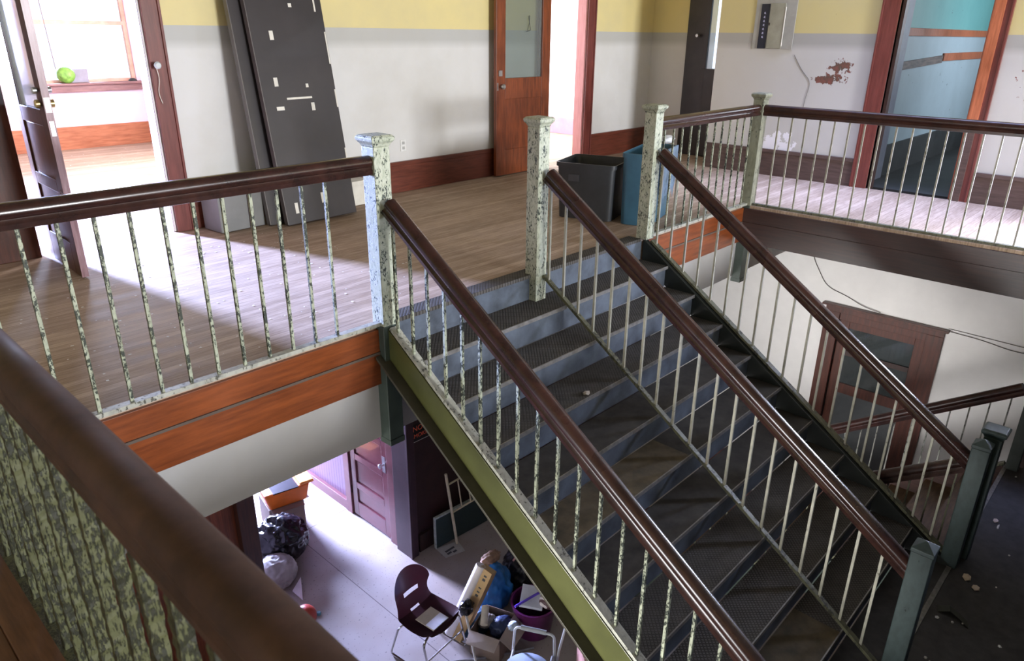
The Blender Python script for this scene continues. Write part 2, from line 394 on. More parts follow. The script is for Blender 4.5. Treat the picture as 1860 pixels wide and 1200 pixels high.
# rooms beyond the doors
b = BM(); box(b, (0.06, YB+0.14, 0), (0.2, 11.65, H)); wall_with_holes(b, 'x', 4.75, 0.14, YB+0.14, 11.65, 0, H, [(7.8, 9.4, 0.9, 2.5)])
wall_with_holes(b, 'y', 11.5, 0.14, 0.2, 4.75, 0, H, [(0.40, 1.70, 0.86, 2.6), (3.0, 4.36, 0.86, 2.6)]); struct('wall_left_room', b, PINKW)
b = BM(); box(b, (6.5, YB+0.14, 0), (6.64, 9.4, H)); box(b, (9.75, YB+0.14, 0), (9.89, 9.4, H))
wall_with_holes(b, 'y', 9.3, 0.14, 6.64, 9.75, 0, H, [(7.2, 8.8, 0.9, 2.6)]); struct('wall_far_room', b, ROOMW)

m, n, l, bb = new('teal_room_paint')
g = nd(n, 'ShaderNodeNewGeometry'); s_ = nd(n, 'ShaderNodeSeparateXYZ'); l.new(g.outputs['Position'], s_.inputs[0])
st = ntex(n, l, coords(n, l), 2.2, 5); k = math_(n, l, 'GREATER_THAN', s_.outputs['Z'], 1.60)
cc = mixc(n, l, k, mixc(n, l, st, (0.32, 0.40, 0.44), (0.45, 0.56, 0.62)), mixc(n, l, st, (0.12, 0.33, 0.33), (0.20, 0.47, 0.45)))
sp = ramp(n, l, ntex(n, l, coords(n, l), 14, 4, 0.6), [(0.70, 0.0), (0.715, 1.0)])
l.new(mixc(n, l, sp, cc, (0.06, 0.07, 0.08)), bb.inputs['Base Color']); bb.inputs['Roughness'].default_value = 0.5
TEAL = m
b = BM(); box(b, (8.71, 2.80, 0), (14.6, 2.94, H)); wall_with_holes(b, 'y', 0.5, 0.1, 8.71, 14.6, 0, H, [(11.4, 13.2, 1.0, 2.7)]); box(b, (14.5, 0.5, 0), (14.6, 2.94, H))
struct('wall_teal_room', b, TEAL)
DKFL = plain('dark_worn_boards', (0.035, 0.036, 0.036), 0.6, 0.3, 4)
b = BM(); box(b, (8.71, 0.6, -0.1), (14.5, 2.8, 0.0)); struct('floor_teal_room', b, DKFL)
b = BM(); box(b, (9.4, 2.77, 0), (14.5, 2.80, 0.36)); box(b, (8.71, 2.77, 0), (9.15, 2.80, 0.36)); struct('baseboard_teal_room', b, DKFL)
b = BM(); box(b, (9.0, -1.3, 0), (9.1, -1.2, H)); box(b, (8.71, -1.3, 0), (9.1, -1.2, H)); struct('wall_side_passage', b, WHITEP)

# ------------------------------------------------------------------ ground storey
GZ = -3.8
b = BM(); box(b, (XL, -12, GZ-0.1), (XR, 9.4, GZ)); struct('floor', b, TERR)
b = BM(); wall_with_holes(b, 'x', XR, 0.14, -12.0, 5.3, GZ, -0.35, [(-0.75, 0.44, -3.0, -1.75), (1.60, 2.72, GZ, -1.47)]); struct('wall_ground_right', b, WHITEP)
b = BM(); box(b, (4.09, 5.20, GZ), (XR, 5.34, -0.35)); struct('wall_ground_back', b, plain('dark_maroon_wall_paint', (0.035, 0.014, 0.012), 0.45, 0.25, 6))
b = BM(); box(b, (XL, 5.20, GZ), (2.16, 5.34, -0.35)); struct('wall_ground_left', b, wood('red_brown_panelling', (0.11, 0.026, 0.012), (0.27, 0.07, 0.03), 0.4, (8, 8, 0.4), 0.2, 8))
b = BM(); box(b, (4.05, 5.34, GZ), (4.19, 9.0, -0.5)); struct('wall_vestibule', b, BEAD)
b = BM(); box(b, (2.1, 5.34, GZ), (2.24, 9.0, -0.5)); wall_with_holes(b, 'y', 8.85, 0.14, 2.24, 4.05, GZ, -0.5, [(3.05, 4.05, GZ, -1.7)]); struct('wall_vestibule', b, plain('vestibule_paint', (0.4, 0.33, 0.34), 0.6))
b = BM(); box(b, (XL, 3.5, -0.80), (XR, 9.0, -0.72)); struct('ceiling_ground', b, WHITEP)
b = BM(); box(b, (XL, 3.215, -0.745), (XR, 3.52, -0.35)); struct('trim_plaster_beam', b, plain('shade_toned_plaster', (0.46, 0.45, 0.44), 0.8, 0.05, 3))  # beam greyer than the wall plaster: its shade is put into the colour

# fascia boards round the opening, with the raised bead and the painted metal shoe
def fascia(name, axis, pos, a, c, mat, out):
    b = BM()
    def sl(o0, o1, z0, z1):
        lo, hi = sorted((pos + out*o0, pos + out*o1))
        if axis == 'y': box(b, (a, lo, z0), (c, hi, z1))
        else: box(b, (lo, a, z0), (hi, c, z1))
    sl(-0.01, 0.022, -0.164, -0.028);  sl(-0.01, 0.018, -0.375, -0.178)
    struct(name, b, mat, bevel=0.002)
    b = BM(); lo, hi = sorted((pos - out*0.01, pos + out*0.030))
    box(b, (a, lo, -0.178) if axis == 'y' else (lo, a, -0.178), (c, hi, -0.164) if axis == 'y' else (hi, c, -0.164)); struct(name + '_bead', b, plain('bead_sheen_grey', (0.10, 0.075, 0.06), 0.4) if mat is FASC else mat)  # on the orange fascia the bead's sheen is put into its grey colour
fascia('trim_back_fascia', 'y', GY1, GX0, 2.32, FASC, -1); fascia('trim_back_fascia', 'y', GY1, 5.03, GX1, FASC, -1)
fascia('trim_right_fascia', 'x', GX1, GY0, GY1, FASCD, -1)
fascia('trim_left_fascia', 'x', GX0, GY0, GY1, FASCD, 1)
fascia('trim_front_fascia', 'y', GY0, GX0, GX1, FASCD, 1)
b = BM(); box(b, (0.17, GY0, 0), (0.255, GY1, 0.022)); box(b, (0.13, GY0, 0), (0.17, GY1, 0.012)); struct('trim_gallery_board', b, NEARFL, bevel=0.003)

# baseboards
def baseb(name, segs, mat=BASEB):
    b = BM()
    for lo, hi in segs: box(b, lo, hi)
    struct(name, b, mat, bevel=0.004)
baseb('baseboard_back', [((2.54, YB-0.025, 0), (6.9, YB, 0.30)), ((XL, YB-0.025, 0), (1.27, YB, 0.30)), ((7.98, YB-0.025, 0), (9.32, YB, 0.30)),
      ((2.54, YB-0.035, 0.27), (6.9, YB, 0.315)), ((7.98, YB-0.035, 0.27), (9.32, YB, 0.315))])
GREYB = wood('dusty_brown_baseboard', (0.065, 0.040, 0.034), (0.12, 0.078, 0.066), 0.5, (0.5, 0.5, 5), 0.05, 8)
baseb('baseboard_right', [((XR-0.025, 2.80, 0), (XR, 4.63, 0.29)), ((XR-0.025, 0.45, 0), (XR, 1.62, 0.29)), ((XR-0.035, 2.80, 0.265), (XR, 4.63, 0.305)), ((XR-0.035, 0.45, 0.265), (XR, 1.62, 0.305))], GREYB)
ORB = wood('orange_baseboard_wood', (0.30, 0.10, 0.045), (0.50, 0.19, 0.09), 0.45, (0.5, 0.5, 5), 0.1, 8)
baseb('baseboard_left_room', [((0.2, 11.47, 0), (4.75, 11.5, 0.30)), ((4.72, 6.2, 0), (4.75, 11.5, 0.30))], ORB)
baseb('baseboard_far_room', [((9.72, 6.2, 0), (9.75, 9.3, 0.26))], plain('pink_baseboard_paint', (0.55, 0.22, 0.28), 0.5))

# ------------------------------------------------------------------ doors and casings, upper floor
def casing(name, axis, pos, out, a0, a1, top, wl, wr, mats, depth=0.14, t=0.03):
    """casing boards round an opening a0..a1; wl, wr widths; out = direction towards the hall"""
    b = BM()
    def bx(p, q, o0, o1, z0, z1, mi=0):
        lo, hi = sorted((pos+out*o0, pos+out*o1))
        if axis == 'y': box(b, (p, lo, z0), (q, hi, z1), mi)
        else: box(b, (lo, p, z0), (hi, q, z1), mi)
    bx(a0-wl, a0, 0, t, 0, top+0.14); bx(a1, a1+wr, 0, t, 0, top+0.14); bx(a0, a1, 0, t, top, top+0.14)
    bx(a0-wl, a0-wl+0.02, t, t+0.012, 0, top+0.14); bx(a1+wr-0.02, a1+wr, t, t+0.012, 0, top+0.14)
    bx(a0, a0+0.02, -depth, 0, 0, top, 1); bx(a1-0.02, a1, -depth, 0, 0, top, 1); bx(a0, a1, -depth, 0, top-0.02, top, 1)
    return struct(name, b, mats, bevel=0.003)
casing('trim_left_doorway', 'y', YB, -1, 1.37, 2.40, 2.23, 0.10, 0.14, [CASE, plain('white_door_jamb', (0.75, 0.72, 0.74), 0.5)])
casing('trim_middle_doorway', 'y', YB, -1, 7.02, 7.82, 2.23, 0.13, 0.15, [CASE, wood('pale_pink_jamb', (0.42, 0.17, 0.16), (0.55, 0.25, 0.24), 0.35, (5, 5, .4), 0.2, 8)])
casing('trim_right_doorway', 'x', XR, -1, 1.79, 2.63, 2.23, 0.16, 0.17, [CASE, CASEO])
b = BM(); box(b, (8.525, 1.70, 0.74), (8.545, 1.79, 2.24)); struct('trim_right_doorway_board', b, CASEO, bevel=0.003)
b = BM(); box(b, (8.525, 1.70, 0), (8.545, 1.79, 0.70)); struct('trim_right_doorway_board', b, GREYB, bevel=0.003)  # lower board browner: the dark below the rail is put into its colour
b = BM(); box(b, (8.52, 1.70, 0.70), (8.545, 1.79, 0.74)); struct('trim_right_doorway_plate', b, plain('white_painted_plate', (0.85, 0.85, 0.82), 0.4))
b = BM(); box(b, (8.57, 2.58, 0), (8.66, 2.63, 2.2)); struct('trim_right_doorway_stop', b, DARKW)

# door_1: open leaf in the left doorway
d1 = bpy.data.objects.new('door_1', None); C.objects.link(d1); d1['kind'] = 'structure'
d1.location = (1.462, 5.965, 0); d1.rotation_euler = (0, 0, radians(-92.0))
EDGE = wood('worn_purple_door_edge', (0.20, 0.10, 0.11), (0.36, 0.22, 0.25), 0.35, (5, 5, 0.6), 0.2, 7)
W1 = 0.715; T1 = 0.042
DKDOOR = wood('dark_varnished_door', (0.050, 0.014, 0.007), (0.115, 0.034, 0.018), 0.3, (5, 5, 0.5), 0.3, 8)
b = BM()
box(b, (0, -T1/2, 0.01), (0.11, T1/2, 2.2)); box(b, (W1-0.12, -T1/2, 0.01), (W1, T1/2, 2.2)); box(b, (0.11, -T1/2, 0.01), (W1-0.12, T1/2, 0.22))
box(b, (0.11, -T1/2, 0.98), (W1-0.12, T1/2, 1.08)); box(b, (0.11, -T1/2, 2.08), (W1-0.12, T1/2, 2.2)); box(b, (0.11, -0.012, 0.22), (W1-0.12, 0.012, 0.98))
box(b, (0.11, -T1/2, 0.56), (W1-0.12, T1/2, 0.64))
obj('leaf', b, DKDOOR, d1, bevel=0.004)
obj('edge_strip', box(BM(), (W1, -T1/2, 0.01), (W1+0.003, T1/2, 2.2)), EDGE, d1)
obj('glass_pane', box(BM(), (0.11, -0.004, 1.08), (W1-0.12, 0.004, 2.08)), DOORF, d1)
BRASS = plain('aged_brass', (0.45, 0.33, 0.14), 0.3, 0.3, 20, metal=0.9)
STEEL = plain('dull_steel', (0.5, 0.5, 0.5), 0.35, 0.2, 20, metal=0.9)
for zz, rr in ((1.12, 0.026), (1.20, 0.020)):
    b = BM(); lathe(b, [(rr*0.5, -0.055), (rr, -0.05), (rr, -0.03), (rr*0.4, -0.022), (rr*0.4, 0.022), (rr, 0.03), (rr, 0.05), (rr*0.5, 0.055)], seg=14)
    xform(b, Matrix.Translation((W1-0.06, 0, zz)) @ Matrix.Rotation(pi/2, 4, 'X')); obj('lock', b, BRASS if rr > 0.021 else STEEL, d1, True)
obj('latch_plate', box(BM(), (W1+0.003, -0.012, 0.93), (W1+0.006, 0.012, 1.02)), STEEL, d1)
obj('lock_plate', box(BM(), (W1+0.003, -0.017, 1.07), (W1+0.006, 0.017, 1.16)), plain('white_painted_plate', (0.85, 0.85, 0.82), 0.4), d1)
for zz in (0.25, 1.1, 1.95):
    b = BM(); tube(b, [(-0.005, 0, zz-0.05), (-0.005, 0, zz+0.05)], 0.008); obj('hinge', b, DKGRN, d1)
b = BM(); tube(b, arc([(W1-0.20, T1/2, 0.98), (W1-0.20, T1/2+0.03, 0.98), (W1-0.12, T1/2+0.03, 0.965), (W1-0.05, T1/2, 0.98)], 0.02), 0.003, 6); obj('door_hook', b, STEEL, d1)
# wide jamb boards beside the open leaf
b = BM(); box(b, (1.10, 6.0, 0), (1.39, 6.05, 2.4)); struct('trim_left_jamb', b, DKDOOR, bevel=0.004)

# door_2: half-glazed leaf folded back against the wall
d2 = bpy.data.objects.new('door_2', None); C.objects.link(d2); d2['kind'] = 'structure'; d2.location = (7.0, 5.965, 0)
x0, x1 = -0.93, -0.02; T = 0.042; b = BM()
box(b, (x0, -T, 0.012), (x0+0.145, 0, 2.2)); box(b, (x1-0.145, -T, 0.012), (x1, 0, 2.2)); box(b, (x0+.145, -T, 0.012), (x1-.145, 0, 0.30))
box(b, (x0+.145, -T, 0.86), (x1-.145, 0, 1.085)); box(b, (x0+.145, -T, 2.05), (x1-.145, 0, 2.2)); box(b, (x0+.145, -T+0.006, 0.30), (x1-.145, -0.006, 0.86))
obj('leaf', b, DOORW, d2, bevel=0.003)
obj('glass_pane', box(BM(), (x0+.145, -T/2-0.003, 1.085), (x1-.145, -T/2+0.003, 2.05)), DOORG, d2)
b = BM(); lathe(b, [(0.014, 0), (0.014, 0.02), (0.028, 0.035), (0.03, 0.05), (0.018, 0.062)], seg=16); xform(b, Matrix.Translation((x0+0.07, -T, 1.0)) @ Matrix.Rotation(pi/2, 4, 'X'))
obj('door_knob', b, STEEL, d2, True)
obj('lock_plate', box(BM(), (x0+0.03, -T-0.012, 1.11), (x0+0.085, -T, 1.17)), STEEL, d2)
obj('escutcheon', box(BM(), (x0+0.01, -T-0.004, 0.96), (x0+0.03, -T, 1.04)), STEEL, d2)
b = BM()   # the mark scratched on the glass
tube(b, arc([(x0+0.50, -T-0.0, 1.585), (x0+0.53, -T, 1.66), (x0+0.535, -T, 1.74), (x0+0.515, -T, 1.73), (x0+0.545, -T, 1.62), (x0+0.56, -T, 1.59), (x0+0.52, -T, 1.58), (x0+0.48, -T, 1.57)], 0.02), 0.003, 5)
obj('scratched_mark', b, plain('black_marker', (0.03, 0.03, 0.03), 0.6), d2)

# door_3: dark door with a tall bright glass, in the recess
d3 = bpy.data.objects.new('door_3', None); C.objects.link(d3); d3['kind'] = 'structure'; d3.location = (9.30, 4.63, 0)
b = BM(); box(b, (-0.03, 0.52, 0), (0.0, 0.84, 2.3)); box(b, (-0.06, 0.12, 0.01), (-0.02, 0.52, 1.14)); box(b, (-0.06, 0.5, 1.14), (-0.02, 0.56, 2.2)); box(b, (-0.06, 0.0, 0.01), (-0.02, 0.12, 2.2)); box(b, (-0.06, 0.12, 2.1), (-0.02, 0.5, 2.2))
obj('leaf', b, plain('black_door_paint', (0.022, 0.016, 0.014), 0.4, 0.3), d3, bevel=0.004)
obj('glass_pane', box(BM(), (-0.045, 0.12, 1.14), (-0.038, 0.5, 2.1)), GLASS, d3)
b = BM(); lathe(b, [(0.01, 0), (0.01, 0.03), (0.025, 0.045), (0.02, 0.06)], seg=12); xform(b, Matrix.Translation((-0.03, 0.66, 1.55)) @ Matrix.Rotation(-pi/2, 4, 'Y')); obj('door_knob', b, STEEL, d3, True)

# boards in the teal room
b = BM(); box(b, (9.4, 2.775, 1.57), (14.5, 2.80, 1.655)); struct('trim_teal_upper_rail', b, CASEO, bevel=0.003)
b = BM(); hexa(b, [(9.4, 2.775, 1.20), (11.1, 2.775, 1.255), (11.1, 2.80, 1.255), (9.4, 2.80, 1.20), (9.4, 2.775, 1.29), (11.1, 2.775, 1.345), (11.1, 2.80, 1.345), (9.4, 2.80, 1.29)]); struct('trim_teal_lower_rail', b, wood('stained_grey_board', (0.07, 0.06, 0.06), (0.22, 0.17, 0.15), 0.5, (0.6, 5, 5), 0.0, 8))
b = BM(); box(b, (11.16, 2.775, 1.275), (14.5, 2.80, 1.37)); struct('trim_teal_lower_rail', b, CASEO, bevel=0.003)
b = BM(); box(b, (9.15, 2.74, 0), (9.40, 2.80, H)); struct('trim_teal_post', b, plain('blue_grey_post_paint', (0.30, 0.32, 0.40), 0.35, 0.1))
# window_1: the sash window over the sill with the ball on it
def window(name, x0, x1, y, z0, z1, mat, rail=None, out=-1):
    e = bpy.data.objects.new(name, None); C.objects.link(e); e['kind'] = 'structure'
    b = BM(); f = 0.05
    box(b, (x0, y+0.03, z0), (x0+f, y+0.09, z1)); box(b, (x1-f, y+0.03, z0), (x1, y+0.09, z1)); box(b, (x0+f, y+0.03, z1-f), (x1-f, y+0.09, z1)); box(b, (x0+f, y+0.03, z0), (x1-f, y+0.09, z0+f))
    if rail: box(b, (x0+f, y+0.025, rail-0.025), (x1-f, y+0.085, rail+0.025))
    obj('window_frame', b, mat, e, bevel=0.003)
    obj('window_pane', box(BM(), (x0+f, y+0.055, z0+f), (x1-f, y+0.061, z1-f)), GLASS, e)
    return e
w1 = window('window_1', 3.0, 4.36, 11.5, 0.86, 2.6, wood('pale_orange_sash', (0.60, 0.32, 0.22), (0.75, 0.45, 0.33), 0.5, (1, 1, 1), 0, 8), 1.63)
SILLW = wood('purple_brown_sill', (0.16, 0.075, 0.07), (0.30, 0.16, 0.15), 0.4, (0.5, 5, 5), 0.1, 8)
b = BM(); box(b, (2.85, 11.38, 0.84), (4.50, 11.56, 0.87)); box(b, (2.9, 11.44, 0.75), (4.45, 11.50, 0.84)); obj('window_sill', b, SILLW, w1, bevel=0.006)
b = BM(); tube(b, [(3.28, 11.47, 2.5), (3.33, 11.47, 1.05)], 0.004, 6); obj('blind_cord', b, CASE, w1)
window('window_2', 0.40, 1.70, 11.5, 0.86, 2.6, CASE, 1.63)
window('window_3', 7.2, 8.8, 9.3, 0.9, 2.6, CASE, 1.7)

# ------------------------------------------------------------------ balustrades
PROF = [(-0.022, 0.0), (0.022, 0.0), (0.036, 0.004), (0.038, 0.024), (0.030, 0.034), (0.028, 0.042), (0.037, 0.052), (0.040, 0.064), (0.037, 0.081), (0.026, 0.094), (0.010, 0.100),
        (-0.010, 0.100), (-0.026, 0.094), (-0.037, 0.081), (-0.040, 0.064), (-0.037, 0.052), (-0.028, 0.042), (-0.030, 0.034), (-0.038, 0.024), (-0.036, 0.004)]
SLOPE = 0.1805/0.2664
def balustrade(label, a, c, z_a, z_c, rail_h, spots, bal_mat, rail_mat, shoe_mat, group=None, bw=0.019, shoe_w=0.045, shoe_t=0.022, flat=False, shoe=True, name='balustrade', bent=None):
    """a, c: plan ends (x,y); z at each base; rail_h: top of handrail above base; spots: fractions along"""
    A = Vector((a[0], a[1], z_a)); B = Vector((c[0], c[1], z_c))
    t = thing(name, label, 'railing', A, 0, group)
    d = B-A; L = d.length; dn = d.normalized(); cosT = Vector((d.x, d.y, 0)).length / L
    hr = 0.100/cosT
    b = BM(); sweep(b, PROF, Vector((0, 0, rail_h-hr)), d + Vector((0, 0, rail_h-hr))); obj('handrail', b, rail_mat, t, True)
    if shoe:
        b = BM(); sw = shoe_w/2; sweep(b, [(-sw, 0), (sw, 0), (sw, shoe_t), (-sw, shoe_t)], Vector((0, 0, 0)), d); obj('bottom_rail', b, shoe_mat, t, bevel=0.002)
    src = None
    ang = math.atan2(d.y, d.x)
    hh = rail_h - hr
    for i, f in enumerate(spots):
        if src is None:
            b = BM(); q = bw/2; dz = SLOPE*0 ; n_ = 14 if bal_mat is not NEARG else 60
            rings = []
            for k in range(n_+1):
                zz = 0.004 + (hh+0.012-0.004)*k/n_
                j = 0.0 if bal_mat is not NEARG else 0.0016
                rings.append([b.verts.new((sx*q + random.uniform(-j, j), sy*q + random.uniform(-j, j), zz)) for sx, sy in ((-1, -1), (1, -1), (1, 1), (-1, 1))])
            for r0, r1 in zip(rings, rings[1:]):
                for k in range(4): b.faces.new((r0[k], r0[(k+1) % 4], r1[(k+1) % 4], r1[k]))
            b.faces.new(rings[0][::-1]); b.faces.new(rings[-1])
            o = src = obj('baluster', b, bal_mat, t)
        else:
            o = src.copy(); C.objects.link(o)
        o.parent = t; o.location = d*f; o.rotation_euler = (0, 0, ang)
        if bent and i in bent: o.rotation_euler = (bent[i], 0, ang)
    return t
def newel(label, x, y, z0, z1, mat, wd=0.105, capstyle='flare', name='newel_post', drop=None, rot=0.0, group=None):
    t = thing(name, label, 'newel post', (x, y, z0), rot, group)
    h = z1-z0; q = wd/2
    b = BM(); box(b, (-q, -q, 0), (q, q, h-0.06)); obj('post', b, mat, t, bevel=0.004)
    b = BM()
    if capstyle == 'flare':
        secs = [(q, h-0.06), (q*1.12, h-0.045), (q*1.38, h-0.03), (q*1.42, h-0.012), (q*1.18, h)]
    else:
        secs = [(q, h-0.06), (q*1.06, h-0.055), (q*1.06, h-0.035), (0.006, h)]
    rings = [[b.verts.new((sx*r, sy*r, zz)) for sx, sy in ((-1, -1), (1, -1), (1, 1), (-1, 1))] for r, zz in secs]
    for r0, r1 in zip(rings, rings[1:]):
        for k in range(4): b.faces.new((r0[k], r0[(k+1) % 4], r1[(k+1) % 4], r1[k]))
    b.faces.new(rings[0][::-1]); b.faces.new(rings[-1]); obj('cap', b, mat, t, bevel=0.003)
    if drop is not None:
        b = BM(); box(b, (-q, -q*0.9, drop-z0), (q, q*0.9, -0.0005)); box(b, (-q*1.06, -q, drop-z0-0.02), (q*1.06, q, drop-z0+0.02)); obj('hanging_foot', b, DKGRN, t, bevel=0.004)
    return t
YE = 3.175
X1, X2, X3, X4 = 2.345, 3.650, 5.010, 6.84
newel('chipped pale green newel post at the top left corner of the stairs', X1, YE, 0, 1.058, NEWEL, drop=-0.76)
newel('chipped pale green newel post at the top of the stair centre railing', X2, YE, -0.20, 1.058, NEWEL)
newel('pale green newel post at the stair top beside the blue bin', X3, YE, 0, 1.058, NEWEL)
newel('grey green newel post where the back railing turns into the right gallery railing', X4, YE, 0, 1.058, peel('dull_newel_paint', (0.30, 0.31, 0.23), (0.06, 0.07, 0.05), 0.40, 60), drop=-0.78)
newel('dark green newel post with faceted cap at the landing foot of the centre railing', X2+0.03, 0.50, -1.81, -0.835, NEWLOW, capstyle='pyr')
newel('dark green newel post with faceted cap ending the right stair handrail', X3+0.03, 0.53, -1.81, -0.830, NEWLOW, capstyle='pyr')
newel('dark green newel post with flat flared cap just behind another one on the landing', X3+0.19, 0.50, -1.81, -0.80, NEWLOW)
newel('dark green newel post at the right edge heading the lower flight', 6.73, 0.47, -1.81, -0.74, plain('dark_newel_paint', (0.05, 0.06, 0.055), 0.45, 0.2), wd=0.09)
newel('dark newel post at the landing foot of the left stair handrail', X1, 0.50, -1.81, -0.835, NEWLOW, capstyle='pyr')

def fr(a, c, first, step, n): return [abs(first + step*i - a)/abs(c-a) for i in range(n)]
# back-left rail from corner to newel
balustrade('dark red handrail on thin green balusters, left of the stairs before the bright doorway', (0.33, YE), (X1-0.05, YE), 0, 0, 0.955, [ (2.018-0.1345*i-0.33)/(X1-0.05-0.33) for i in range(12)], GREEN, RAIL, SHOE, bw=0.0145)
balustrade('short length of railing between the blue bin and the gallery corner', (X3+0.05, YE), (X4-0.05, YE), 0, 0, 0.955, [(5.181+0.1365*i-X3-0.05)/(X4-X3-0.1) for i in range(12)], GREEN, RAIL, SHOE, bw=0.013)
balustrade('dark handrail with pale balusters along the right gallery', (X4, YE-0.05), (X4, GY0), 0, 0, 0.955, [(YE-0.05-(2.977-0.1295*i))/(YE-0.05-GY0) for i in range(30)], peel('pale_cream_balusters', (0.38, 0.37, 0.30), (0.14, 0.13, 0.09), 0.42, 50), wood('dark_gallery_rail', (0.022, 0.010, 0.008), (0.06, 0.022, 0.016), 0.35, (1, 1, 1), 0.2, 9), SHOED, bw=0.013)
balustrade('blurred brown handrail and flaking green balusters closest to the camera', (0.277, YE), (0.277, GY0), 0, 0, 0.955, [0.03+0.1345*i/(YE-GY0) for i in range(30)], NEARG, RAILN, NEARG, bw=0.025, shoe_w=0.05)
# flight railings; base line follows the nosings
YT, YF = YE-0.05, 0.537
def zl(y): return -0.1805/0.2664*(3.19-y)
sp = [(YT-(3.077-0.1332*i))/(YT-YF) for i in range(19)]
def flight(label, x, bal, shoe, sw, st, dz): return balustrade(label, (x, YT), (x, YF), zl(YT)+dz, zl(YF)+dz, 0.815-dz, sp, bal, RAIL, shoe, bw=0.0145, shoe_w=sw, shoe_t=st)
flight('left stair handrail with chipped white balusters on the olive stringer', X1+0.01, GREEN, SHOE, 0.055, 0.02, 0.02)
CREAMB = peel('cream_balusters', (0.42, 0.41, 0.33), (0.12, 0.11, 0.07), 0.38, 55)
flight('centre stair handrail with pale balusters dividing the flight in two', X2+0.026, CREAMB, SHOED, 0.035, 0.02, 0.03)
flight('right stair handrail with pale balusters beside the white lower wall', X3+0.029, CREAMB, SHOED, 0.05, 0.02, 0.02)
# the lower flight's railings
YF2 = 3.45
def zl2(y): return -1.81 - 0.1805/0.2664*(y-0.50)
sp2 = [(0.61+0.1332*i-0.52)/(YF2-0.52) for i in range(21)]
balustrade('dark handrail with thin balusters going down the outer side of the lower flight', (6.72, 0.52), (6.72, YF2), zl2(0.52)+0.04, zl2(YF2)+0.04, 0.78, sp2, peel('grey_balusters', (0.25, 0.25, 0.22), (0.05, 0.05, 0.04), 0.45, 50), wood('dark_lower_rail', (0.020, 0.008, 0.007), (0.055, 0.018, 0.014), 0.4, (1, 1, 1), 0.1, 9), SHOED, bw=0.011)
balustrade('shadowed inner handrail of the lower flight under the main stairs', (5.21, 0.56), (5.21, YF2), zl2(0.56)+0.04, zl2(YF2)+0.04, 0.78, sp2, SHOED, DARKW, SHOED, bw=0.011)

# ------------------------------------------------------------------ staircase
st = thing('staircase', 'wide metal staircase with dark studded treads going down to the landing', 'staircase', (3.68, 3.19, -1.81))
def SP(name, bm, mat, **k):
    xform(bm, Matrix.Translation((-3.68, -3.19, 1.81))); return obj(name, bm, mat, st, **k)
RUN, RISE = 0.2664, 0.1805
for k in range(1, 10):
    yk = 3.19-RUN*k; zk = -RISE*k
    for half, (xa, xb) in enumerate(((2.37, 3.655), (3.655, 4.985))):
        b = BM(); prism(b, [(yk, zk-0.028), (yk+RUN+0.006, zk-0.028), (yk+RUN+0.006, zk), (yk, zk), (yk-0.006, zk-0.014)], 'x', xa, xb)
        SP('tread', b, TREADB if (k in (5, 9) and half == 0) else TREAD)
    b = BM(); box(b, (2.37, yk-0.008, zk-0.024), (4.985, yk-0.0005, zk+0.002)); SP('nosing', b, NOSE)
for k in range(0, 10):
    yk = 3.19-RUN*k; zk = -RISE*k; e = -0.004 if k == 0 else 0.014
    b = BM(); box(b, (2.37, yk+e, zk-RISE+0.0005), (4.985, yk+e+0.008, zk-(0.0225 if k == 0 else 0.0285))); SP('riser', b, RISER)
b = BM(); box(b, (2.40, 3.175, -0.022), (4.96, 3.30, 0.004)); SP('top_nosing', b, TREAD, bevel=0.004)
def stringer(x0, x1, flange, mat, fm, dp=0.17):
    o = 0.012
    b = BM(); ya, yb = 3.17, 0.50
    prism(b, [(ya, zl(ya)+o), (yb, zl(yb)+o), (yb, -1.80), (yb+0.02, -1.80), (yb+0.10, zl(yb+0.10)-dp-0.07), (ya, zl(ya)-dp)], 'x', x0, x1); SP('stringer', b, mat, bevel=0.003)
    if flange:
        b = BM(); prism(b, [(ya, zl(ya)-dp), (yb+0.14, zl(yb+0.14)-dp-0.07), (yb+0.14, zl(yb+0.14)-dp-0.09), (ya, zl(ya)-dp-0.02)], 'x', x0-flange, x1); SP('stringer_flange', b, fm, bevel=0.002)
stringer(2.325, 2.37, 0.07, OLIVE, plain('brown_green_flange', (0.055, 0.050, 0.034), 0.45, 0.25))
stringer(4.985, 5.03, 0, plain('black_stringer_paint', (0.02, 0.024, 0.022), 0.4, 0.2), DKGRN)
# landing
b = BM(); box(b, (1.0, -3.0, -1.95), (6.80, 0.526, -1.81)); box(b, (2.33, 0.526, -1.95), (5.17, 0.80, -1.81)); struct('floor_landing', b, LANDM)
b = BM(); box(b, (2.0, 0.500, -1.8095), (6.80, 0.530, -1.804)); struct('trim_landing_edge', b, NOSE)
b = BM(); box(b, (6.80, -3.0, -3.8), (8.57, 0.40, -1.81)); struct('floor_landing', b, LANDM)
